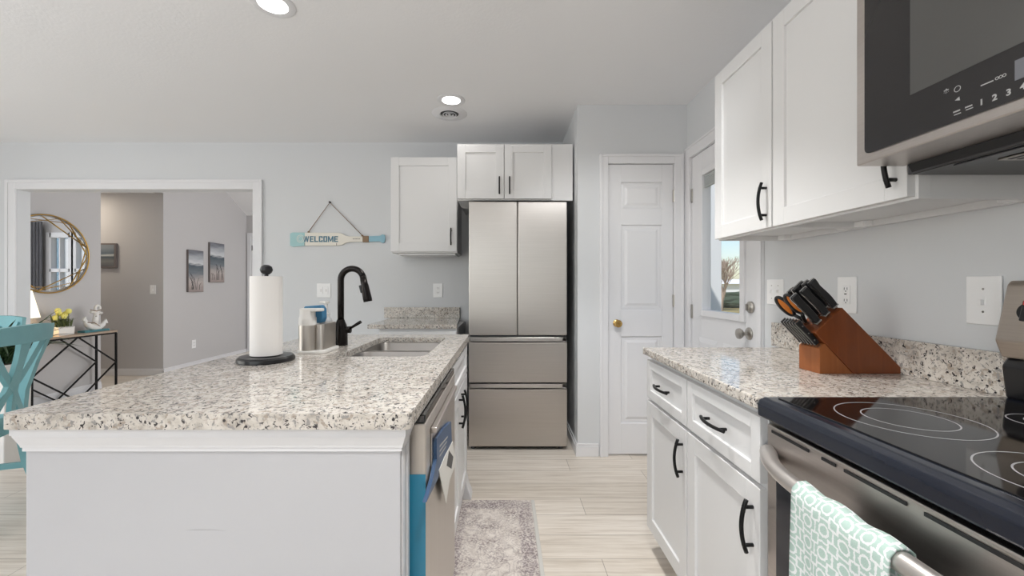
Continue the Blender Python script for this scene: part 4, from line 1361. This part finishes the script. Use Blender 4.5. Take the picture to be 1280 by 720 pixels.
# ------------------------------------------------------------------ welcome oar
t = thing('welcome_sign', 'wooden oar sign reading WELCOME hung by a cord on the back wall', 'wall sign', (X_(420, YB), YB, Z_(298, YB)))
fw = front(YB)
ow = lambda px, py: (X_(355 + px / 9, YB), Z_(240 + py / 9, YB))
bm = new(); prism(bm, [ow(80, 470), ow(110, 458), ow(245, 460), ow(245, 606), ow(110, 618), ow(80, 605)], .003, .020, fw, .002); obj('blade_tip', bm, M['oar_aqua'], t)
bm = new()
prism(bm, [ow(245, 460), ow(620, 462), ow(660, 470), ow(700, 494), ow(740, 502), ow(892, 504), ow(892, 560), ow(740, 564), ow(700, 575), ow(660, 598), ow(620, 604), ow(245, 606)], .003, .020, fw, .002)
bd = obj('blade', bm, M['oar_white'], t)
bm = new(); prism(bm, [ow(892, 497), ow(962, 497), ow(962, 567), ow(892, 567)], .002, .022, fw, .003); obj('rope_wrap', bm, M['rope'], t)
bm = new(); prism(bm, [ow(962, 500), ow(1085, 496), ow(1115, 478), ow(1138, 486), ow(1144, 525), ow(1138, 566), ow(1115, 576), ow(1085, 558), ow(962, 562)], .003, .020, fw, .002); obj('grip', bm, M['oar_blue'], t)
bm = new()
c = ow(200, 530); lathe(bm, [(.030, 0), (.034, 0), (.034, .001), (.030, .001), (.030, 0)], fw(c[0], c[1], .0202), 30, fw.n)
lathe(bm, [(.018, 0), (.021, 0), (.021, .001), (.018, .001), (.018, 0)], fw(c[0], c[1], .0202), 30, fw.n)
obj('ring_emblem', bm, M['oar_white'], t)
def block_letters(word, x0, x1, z0, z1, fr, n0):
    """bold condensed capitals cut from bars, one mesh"""
    bm = new(); h = z1 - z0
    adv = {'W': 1.35, 'M': 1.25}
    tot = sum(adv.get(c, .88) for c in word) + .14 * (len(word) - 1)
    k = (x1 - x0) / tot
    x = x0; lift = [0]
    def R_(a, b, c, d):
        lift[0] += 1
        box(bm, a, b, c, d, n0, n0 + .0006 + .00002 * lift[0], 0, fr)
    def D_(xa, za, xb, zb, t):
        lift[0] += 1
        prism(bm, [(xa - t / 2, za), (xa + t / 2, za), (xb + t / 2, zb), (xb - t / 2, zb)], n0, n0 + .0006 + .00002 * lift[0], fr)
    for c in word:
        w = adv.get(c, .88) * k; t = .30 * k; v = .19 * h
        if c in 'ELCO': R_(x, x + t, z0, z1)
        if c in 'ELCO': R_(x + t, x + w, z0, z0 + v)
        if c in 'ECO': R_(x + t, x + w, z1 - v, z1)
        if c == 'E': R_(x + t, x + w * .9, z0 + h * .5 - v / 2, z0 + h * .5 + v / 2)
        if c == 'O': R_(x + w - t, x + w, z0 + v, z1 - v)
        if c == 'C':
            R_(x + w - t, x + w, z0 + v, z0 + h * .36); R_(x + w - t, x + w, z0 + h * .64, z1 - v)
        if c == 'W':
            for a, b in ((.10, .29), (.50, .29), (.50, .71), (.90, .71)): D_(x + b * w, z0, x + a * w, z1, t * .82)
        if c == 'M':
            R_(x, x + t * .9, z0, z1); R_(x + w - t * .9, x + w, z0, z1)
            D_(x + w * .5, z0 + h * .12, x + t * .55, z1, t * .8); D_(x + w * .5, z0 + h * .12, x + w - t * .55, z1, t * .8)
        x += w + .14 * k
    return bm
a_, b_ = ow(228, 566), ow(618, 500)
obj('lettering', block_letters('WELCOME', a_[0], b_[0], a_[1], b_[1], fw, .0201), M['letter'], bd)
bm = new()
for k in range(7):
    a = ow(784 + 12 * k, 526); b = ow(792 + 12 * k, 534); box(bm, a[0], b[0], b[1], a[1], .0202, .0208, 0, fw)
for px in (246, 602):
    a = ow(px - 3, 575); b = ow(px + 3, 604); box(bm, a[0], b[0], b[1], a[1], .0202, .0206, 0, fw)
obj('small_marks', bm, M['frame_wood'], bd)
bm = new()
n_ = ow(522, 122); l_ = ow(285, 448); r_ = ow(886, 490)
tube(bm, [fw(l_[0], l_[1], .012), fw(n_[0], n_[1], .012), fw(r_[0], r_[1], .012)], .0032, 7)
for q in (l_, r_): lathe(bm, [(0, -.008), (.009, -.006), (.010, 0), (.007, .006), (0, .008)], fw(q[0], q[1] - .002, .012), 12)
obj('cord', bm, M['rope'], t)
bm = new(); lathe(bm, [(0, 0), (.007, 0), (.007, .016), (.009, .017), (.008, .02), (0, .021)], fw(n_[0], n_[1] + .003, 0), 12, fw.n); obj('nail', bm, M['slot'], t)

# ------------------------------------------------------------------ room beyond: mirror, pictures, console and things on it
fmr = leftw(XM)
MC = (4.12, Z_(317.5, 4.12))
t = thing('round_wall_mirror', 'round mirror with crossing gold bars on the wall beyond the opening', 'mirror', fmr(*MC, 0))
bm = new(); lathe(bm, [(0, .006), (.372, .006), (.378, .004), (.378, .012), (.372, .014), (0, .014)], fmr(*MC, 0), 64, fmr.n, False); obj('mirror_glass', bm, M['mirror'], t)
bm = new()
circ = lambda r, n, k0=0, d=.02: [fmr(MC[0] + r * math.cos(2 * math.pi * (k + k0) / n), MC[1] + r * math.sin(2 * math.pi * (k + k0) / n), d) for k in range(n)]
tube(bm, circ(.393, 72), .007, 10, True)
obj('gold_rim', bm, M['gold'], t)
for k0, r, d in ((.25, .386, .0175), (.0, .386, .0185)):
    bm = new(); tube(bm, circ(r, 6, k0, d), .0034, 6, True); obj('gold_hexagon', bm, M['gold'], t)
bm = new()
for a, b in ((15, 100), (135, 220), (255, 340)):
    pa = [fmr(MC[0] + .384 * math.cos(R(a)), MC[1] + .384 * math.sin(R(a)), .0195), fmr(MC[0] + .384 * math.cos(R(b)), MC[1] + .384 * math.sin(R(b)), .0195)]
    tube(bm, pa, .003, 6)
obj('gold_struts', bm, M['gold'], t)

def picture(fr, u0, u1, v0, v1, m, label, edge, group=None):
    t = thing('canvas_picture', label, 'picture', fr((u0 + u1) / 2, v0, 0), group=group)
    bm = new(); box(bm, u0, u1, v0, v1, .001, .03, .002, fr); obj('canvas_edge', bm, M['frame_wood'], t)
    bm = new(); box(bm, u0 + edge, u1 - edge, v0 + edge, v1 - edge, .0295, .0312, 0, fr); p = obj('painting', bm, m, t)
    return t, p
f5 = leftw(-4.52)
yp = lambda px, X=4.49: F * X / (VX - px)
def reeds(parent, u0, u1, v0, h, seed):
    rnd = random.Random(seed); bm = new()
    for k in range(9):
        u = u0 + (u1 - u0) * rnd.uniform(.15, .9); hh = h * rnd.uniform(.4, 1)
        tube(bm, [f5(u, v0, .0316), f5(u + rnd.uniform(-.03, .03), v0 + hh * .6, .0316), f5(u + rnd.uniform(-.07, .07), v0 + hh, .0316)], .0025, 4)
    obj('painted_reeds', bm, M['slot'], parent)
a, b = yp(235.5), yp(254.5)
t, p = picture(f5, a, b, Z_(365, (a + b) / 2), Z_(313, (a + b) / 2), M['reed_art'], 'tall narrow grey seaside picture, lower and nearer one of the pair beyond the opening', .004, 'pair of reed pictures')
reeds(p, a, b, Z_(362, 6.0), .25, 1)
a, b = yp(262.5), yp(280.5)
t, p = picture(f5, a, b, Z_(353, (a + b) / 2), Z_(304, (a + b) / 2), M['reed_art'], 'tall narrow grey seaside picture, higher one of the pair nearer the far door', .004, 'pair of reed pictures')
reeds(p, a, b, Z_(350, 6.4), .25, 2)
fh = front(5.40)
picture(fh, X_(118, 5.37), X_(144.5, 5.37), Z_(335, 5.37), Z_(304, 5.37), M['sea_art'], 'small framed sea picture on the hall wall right of the round mirror', .022)

# console table
TY0, TY1 = 3.74, 4.575
TX0, TX1 = -4.58, -4.34
TZ = .672
t = thing('console_table', 'narrow console table with a black diamond-pattern metal frame and wood top', 'console table', ((TX0 + TX1) / 2, (TY0 + TY1) / 2, 0))
bm = new(); box(bm, TX0, TX1, TY0, TY1, TZ - .004, TZ + .016, .002); obj('table_top', bm, M['table_wood'], t)
w = .016
for x in (TX0 + .01, TX1 - .01):
    bm = new()
    s = (1, 0, 0)
    ya, yb = TY0 + .01, TY1 - .01
    zt, zb_ = TZ - .004 - w / 2, .01
    bar(bm, (x, ya, zt), (x, yb, zt), w, w, s); bar(bm, (x, ya, zb_), (x, yb, zb_), w, w, s)
    for y in (ya, yb): bar(bm, (x, y, 0), (x, y, zt), w, w, s)
    zm = (zt + zb_) / 2; ym = (ya + yb) / 2; q = (yb - ya) / 2
    P = lambda y, z: (x, y, z)
    bar(bm, P(ym, zt), P(yb, zm), .012, .012, s); bar(bm, P(yb, zm), P(ym, zb_), .012, .012, s)
    bar(bm, P(ym, zb_), P(ya, zm), .012, .012, s); bar(bm, P(ya, zm), P(ym, zt), .012, .012, s)
    obj('side_frame', bm, M['black'], t)
bm = new()
for y in (TY0 + .01, TY1 - .01): bar(bm, (TX0 + .01, y, TZ - .012), (TX1 - .01, y, TZ - .012), .012); bar(bm, (TX0 + .01, y, .01), (TX1 - .01, y, .01), .012)
obj('cross_bars', bm, M['black'], t)
ZTT = TZ + .016
# lamp
LX, LY = -4.50, 3.80
t = thing('table_lamp', 'lit table lamp with a tapering cream shade on the console table', 'lamp', (LX, LY, ZTT))
bm = new(); lathe(bm, [(0, 0), (.06, 0), (.065, .01), (.03, .03), (.05, .08), (.045, .13), (.012, .18), (.012, .24), (0, .24)], (LX, LY, ZTT), 28); obj('base', bm, M['pot'], t)
zs0, zs1 = Z_(397.5, LY), Z_(366, LY)
bm = new(); lathe(bm, [(.118, zs0 - ZTT), (.065, zs1 + .02 - ZTT), (.063, zs1 + .02 - ZTT), (.116, zs0 - ZTT), (.118, zs0 - ZTT)], (LX, LY, ZTT), 32); obj('lamp_shade', bm, M['shade'], t)
pl = light('table_lamp_bulb', 'POINT', (LX, LY, (zs0 + zs1) / 2), (0, 0, 0), 3.0, color=(1, .78, .5)); pl.data.shadow_soft_size = .04
# tulip planter
PX, PY = -4.45, 4.10
t = thing('flower_planter', 'white box planter of yellow tulips and green leaves on the console table', 'flower planter', (PX, PY, ZTT))
bm = new(); prism(bm, [(-.070, 0), (.070, 0), (.078, .085), (-.078, .085)], -.05, .05, Fr((PX, PY, ZTT), (0, 1, 0), (0, 0, 1), (1, 0, 0)), .003); obj('planter_box', bm, M['pot'], t)
def blade(bm, p0, d, L, w, droop, n=7, up=1.0):
    """strap leaf: arches from p0 towards horizontal direction d, folded along its middle"""
    p0, d = Vector(p0), Vector(d).normalized()
    s = d.cross(Vector((0, 0, 1))).normalized()
    rows = []
    for k in range(n + 1):
        q = k / n
        c = p0 + d * (L * (.28 * q + .6 * droop * q * q)) + Vector((0, 0, 1)) * (L * up * (q - droop * .85 * q * q))
        ww = w * math.sin(math.pi * min(1, .12 + .88 * q)) ** .6 if q < 1 else .0006
        rows.append([c - s * ww / 2, c - Vector((0, 0, ww * .25)), c + s * ww / 2])
    t = bmesh.new()
    V = [[t.verts.new(p) for p in r] for r in rows]
    for k in range(n):
        for j in (0, 1): t.faces.new([V[k][j], V[k][j + 1], V[k + 1][j + 1], V[k + 1][j]]).smooth = True
    merge(bm, t)
rnd = random.Random(7)
bm = new()
for k in range(60):
    a = rnd.uniform(0, 6.28)
    blade(bm, (PX + rnd.uniform(-.035, .035), PY + rnd.uniform(-.06, .06), ZTT + .08), (math.cos(a), math.sin(a), 0), rnd.uniform(.08, .16), rnd.uniform(.010, .018), rnd.uniform(.1, .5))
obj('leaves', bm, M['leaf2'], t)
bm = new(); box(bm, PX - .05, PX + .05, PY - .066, PY + .066, ZTT + .072, ZTT + .084); obj('soil', bm, M['soil'], t)
for dx, dy, h in ((.02, -.055, .22), (-.01, -.02, .19), (.03, .035, .21), (-.03, .06, .18), (.0, -.06, .15), (.03, -.01, .16)):
    bm = new(); c = (PX + dx, PY + dy, ZTT + .09)
    lathe(bm, [(0, h - .09), (.018, h - .082), (.024, h - .065), (.021, h - .045), (.010, h - .035), (0, h - .045)], c, 12); fl = obj('flower', bm, M['tulip'], t)
    bm = new(); tube(bm, [c, (c[0], c[1], c[2] + h - .085)], .003, 6); obj('stem', bm, M['leaf2'], fl)
# anchor
AX, AY = -4.45, 4.42
t = thing('anchor_ornament', 'white anchor ornament on a teal base at the end of the console table', 'ornament', (AX, AY, ZTT))
bm = new(); box(bm, AX - .04, AX + .04, AY - .135, AY + .135, ZTT, ZTT + .022, .003); obj('base', bm, M['teal_flat'], t)
fa = Fr((AX, AY, ZTT + .022), (0, 1, 0), (0, 0, 1), (1, 0, 0))
bm = new()
tl = Vector((.02, 1)).normalized()
def ap(u, v, n=0): return fa(u * .98 + v * .18, v * .98 - u * .18 + .022, n)
tube(bm, [ap(0, .0), ap(0, .185)], [.030, .022], 12)
tube(bm, [ap(-.065, .165), ap(.055, .165)], .015, 10)
tube(bm, [ap(.026 * math.cos(a), .212 + .028 * math.sin(a)) for a in [2 * math.pi * k / 20 for k in range(20)]], .012, 8, True)
tube(bm, [ap(-.115, .088), ap(-.10, .045), ap(-.06, .012), ap(0, -.002), ap(.06, .012), ap(.095, .045), ap(.108, .088)], [.010, .022, .030, .034, .030, .022, .010], 12)
for sg in (-1, 1):
    prism(bm, [(0, 0)] and [(sg * .09, .055), (sg * .14, .062), (sg * .112, .108)] if sg > 0 else [(-.14, .062), (-.09, .055), (-.118, .108)], -.012, .012, Fr(ap(0, 0), ap(1, 0) - ap(0, 0), ap(0, 1) - ap(0, 0), fa.n), .003)
obj('anchor', bm, M['pot'], t)
bm = new()
tube(bm, [ap(-.10, .045, .022), ap(-.03, .05, .026), ap(.03, .02, .026), ap(.07, .0, .022), ap(.09, -.02, .01)], .0042, 7)
tube(bm, [ap(-.085, .185, .012), ap(-.02, .178, .02), ap(.02, .20, .02)], .0042, 7)
tube(bm, [ap(-.02, .12, .016), ap(.02, .145, .02)], .0042, 7)
obj('rope', bm, M['rope'], t)

# ------------------------------------------------------------------ tall plant in a white pot beside the opening
QX, QY, QZ = -3.32, 2.72, .665
t = thing('potted_plant', 'tall white planter of long arching green leaves, behind the teal chair beside the island', 'potted plant', (QX, QY, 0))
bm = new(); prism(bm, [(-.07, 0), (.07, 0), (.082, QZ), (-.082, QZ)], -.075, .075, Fr((QX, QY, 0), (1, 0, 0), (0, 0, 1), (0, 1, 0)), .006); obj('pot', bm, M['pot'], t)
bm = new(); box(bm, QX - .072, QX + .072, QY - .066, QY + .066, QZ - .02, QZ + .0015); obj('soil', bm, M['soil'], t)
bm = new(); rnd = random.Random(11)
for k in range(64):
    a = rnd.uniform(0, 6.28)
    ca = math.cos(a)
    L = rnd.uniform(.30, .50) * (1 if ca > -.2 else .72)
    blade(bm, (QX + rnd.uniform(-.045, .045), QY + rnd.uniform(-.045, .045), QZ), (ca, math.sin(a), 0), L, rnd.uniform(.013, .022), rnd.uniform(.25, 1.0), 9)
obj('foliage', bm, M['leaf'], t)

# ------------------------------------------------------------------ teal dining chairs
def chair(label, loc, rz):
    t = thing('dining_chair', label, 'dining chair', loc, rz, 'teal x-back dining chairs')
    L = lambda n, b, m=M['teal'], p=t: obj(n, b, m, p, True)
    bm = new(); prism(bm, [(-.20, -.20), (.20, -.20), (.235, .10), (.22, .21), (-.22, .21), (-.235, .10)], .445, .475, ID, .008); L('seat', bm)
    bm = new(); box(bm, -.17, .17, -.19, .18, .385, .444, .003); L('apron', bm)
    for sx in (-1, 1):
        bm = new(); tube(bm, [(sx * .185, .17, .445), (sx * .205, .20, 0)], [.024, .017], 4); L('leg', bm)
        # rear leg and back stile: one sawn curve
        bm = new()
        pr = [(-.30, 0), (-.235, .22), (-.195, .45), (-.205, .60), (-.25, .76), (-.30, .90)]
        for (a, b), (c, d) in zip(pr, pr[1:]):
            bar(bm, (sx * (.19 + .012 * (b - .45)), a, b), (sx * (.19 + .012 * (d - .45)), c, d + .004), .045, .032, (0, 1, .0))
        L('leg', bm)
    bm = new()       # curved top rail
    n = 14
    rows = []
    for k in range(n + 1):
        s = -1 + 2 * k / n
        x = s * .235; y = -.292 - .045 * (1 - s * s); zt = .955 - .012 * s * s
        rows.append((x, y, zt))
    b2 = bmesh.new(); ring = []
    for x, y, zt in rows:
        ring.append([b2.verts.new(p) for p in ((x, y - .014, .865), (x, y + .014, .865), (x, y + .004, zt), (x, y - .022, zt))])
    for k in range(n):
        for j in range(4): b2.faces.new([ring[k][j], ring[k][(j + 1) % 4], ring[k + 1][(j + 1) % 4], ring[k + 1][j]])
    b2.faces.new(ring[0]); b2.faces.new(ring[-1]); bmesh.ops.recalc_face_normals(b2, faces=b2.faces); merge(bm, b2)
    L('top_rail', bm)
    bm = new()
    low = [(s * .185, -.205 - .03 * (1 - s * s), .485) for s in [-1 + 2 * k / 10 for k in range(11)]]
    for a, b in zip(low, low[1:]): bar(bm, a, b, .026, .034, (0, 1, 0))
    L('lower_rail', bm)
    bm = new()
    def curve(x0, x1, bow):
        pts = []
        for k in range(9):
            s = k / 8; z = .485 + .39 * s
            x = x0 + (x1 - x0) * s + bow * math.sin(math.pi * s)
            pts.append((x, -.238 - .085 * s + .03 * abs(x) / .19, z))
        for a, b in zip(pts, pts[1:]): bar(bm, a, b, .020, .034, (0, 1, 0))
    curve(-.165, .17, .03); curve(.165, -.17, -.03); curve(-.075, -.02, .035); curve(.075, .02, -.035)
    L('cross_slats', bm)
    bm = new()
    for sx in (-1, 1): bar(bm, (sx * .196, .18, .2), (sx * .19, -.22, .2), .02, .028)
    bar(bm, (-.19, 0, .2), (.19, 0, .2), .02, .028); L('stretchers', bm)
    return t
chair('teal x-back dining chair right beside the island', (-2.762, 1.967, 0), R(111)).scale = (1.03, 1.03, 1.03)
chair('teal x-back dining chair farther back, its top rail showing behind the nearer chair', (-3.862, 2.78, 0), R(180))

# ------------------------------------------------------------------ rug
bm = new()
RX0, RX1, RYa, RYb = -.285, .162, .55, 2.235
box(bm, RX0 + .018, RX1 - .018, RYa, RYb, 0.0005, .009, .002)
o = obj('kitchen_rug', bm, M['rug']); tag(o, 'faded grey patterned runner rug on the floor beside the island', 'rug')
bm = new()
for a, b in ((RX0, RX0 + .0185), (RX1 - .0185, RX1)): box(bm, a, b, RYa, RYb, .0005, .010, .003)
obj('binding', bm, mat('pale rug binding', rgb(205, 203, 198), .9), o)

# ------------------------------------------------------------------ outdoors
bm = new(); box(bm, XR + .13, 60, -20, 60, -.42, -.22); o = struct('ground_outside', bm, M['grass'])
bm = new(); box(bm, -20, 1.38, YFAR + .2, 60, -.42, -.221); o = struct('ground_behind_house', bm, M['grass'])
TRX, TRY = 12.45, 23.5
def tree():
    rnd = random.Random(3)
    o = thing('bare_tree', 'leafless branching tree on the lawn outside the door window', 'tree', (TRX, TRY, -.22))
    trunk, twigs = new(), new()
    def grow(p, d, L, r, lvl):
        q = p + d * L
        mid = p + d * L * .5 + Vector((rnd.uniform(-1, 1), rnd.uniform(-1, 1), 0)) * L * .06
        tube(trunk if lvl > 3 else twigs, [p, mid, q], [r, r * .85, r * .7], 6 if lvl > 3 else 4, caps=False)
        if lvl == 0: return
        for k in range(3):
            a = Vector((rnd.uniform(-1, 1), rnd.uniform(-1, 1), rnd.uniform(-.2, .4)))
            nd = (d + a * .5 + Vector((0, 0, .12))).normalized()
            grow(p + d * L * rnd.uniform(.55, 1), nd, L * rnd.uniform(.68, .85), max(.009, r * .6), lvl - 1)
    for k in range(3):
        a = 2 * math.pi * k / 3 + .4
        grow(Vector((TRX + .07 * math.cos(a), TRY + .07 * math.sin(a), -.22)), Vector((.22 * math.cos(a), .22 * math.sin(a), 1)).normalized(), 1.05, .075, 5)
    obj('trunk', trunk, M['bark'], o); obj('twigs', twigs, M['bark'], o)
tree()
bm = new()
bmesh.ops.create_icosphere(bm, subdivisions=4, radius=1)
for v in bm.verts:
    d = 1 + .22 * noise.noise(v.co * 3.1) + .12 * noise.noise(v.co * 9)
    v.co = Vector((15.6 + v.co.x * d * 2.6, 27 + v.co.y * d * 1.0, .2 + max(-.42, v.co.z * d * .62)))
tag(obj('hedge', bm, M['hedge']), 'dark clipped hedge behind the bare tree outside the door window', 'hedge')
t = thing('white_shed', 'low white building beyond the tree outside the door window', 'shed', (25, 45, -.22))
bm = new(); box(bm, 17, 36, 44, 50, -.22, 1.45); obj('wall', bm, M['siding'], t)
bm = new(); prism(bm, [(43.6, 1.45), (50.4, 1.45), (47, 2.0)], 16.7, 36.3, Fr((0, 0, 0), (0, 1, 0), (0, 0, 1), (1, 0, 0))); obj('roof', bm, M['siding'], t)
bm = new(); box(bm, 2.16, 2.30, 4.33, 4.47, -.22, 2.7, .004); box(bm, 2.13, 2.33, 4.30, 4.50, -.22, -.05, .004)
tag(obj('porch_post', bm, M['siding']), 'white porch post close outside the door window', 'porch post')
t = thing('blue_house', 'blue neighbouring house seen through the far windows in the round mirror', 'house', (1.2, 12, -.22))
bm = new(); box(bm, -2, 4.4, 10.5, 14, -.22, 3.6); obj('wall', bm, M['blue_siding'], t)
bm = new()
for x in (-.6, 1.6, 3.6): box(bm, x - .45, x + .45, 10.45, 10.5, .8, 2.4)
obj('window_trim', bm, M['trim'], t)
bm = new(); prism(bm, [(-2.4, 3.6), (4.7, 3.6), (1.15, 5.4)], 10.2, 14.3, Fr((0, 0, 0), (1, 0, 0), (0, 0, 1), (0, 1, 0))); obj('roof', bm, M['roof'], t)
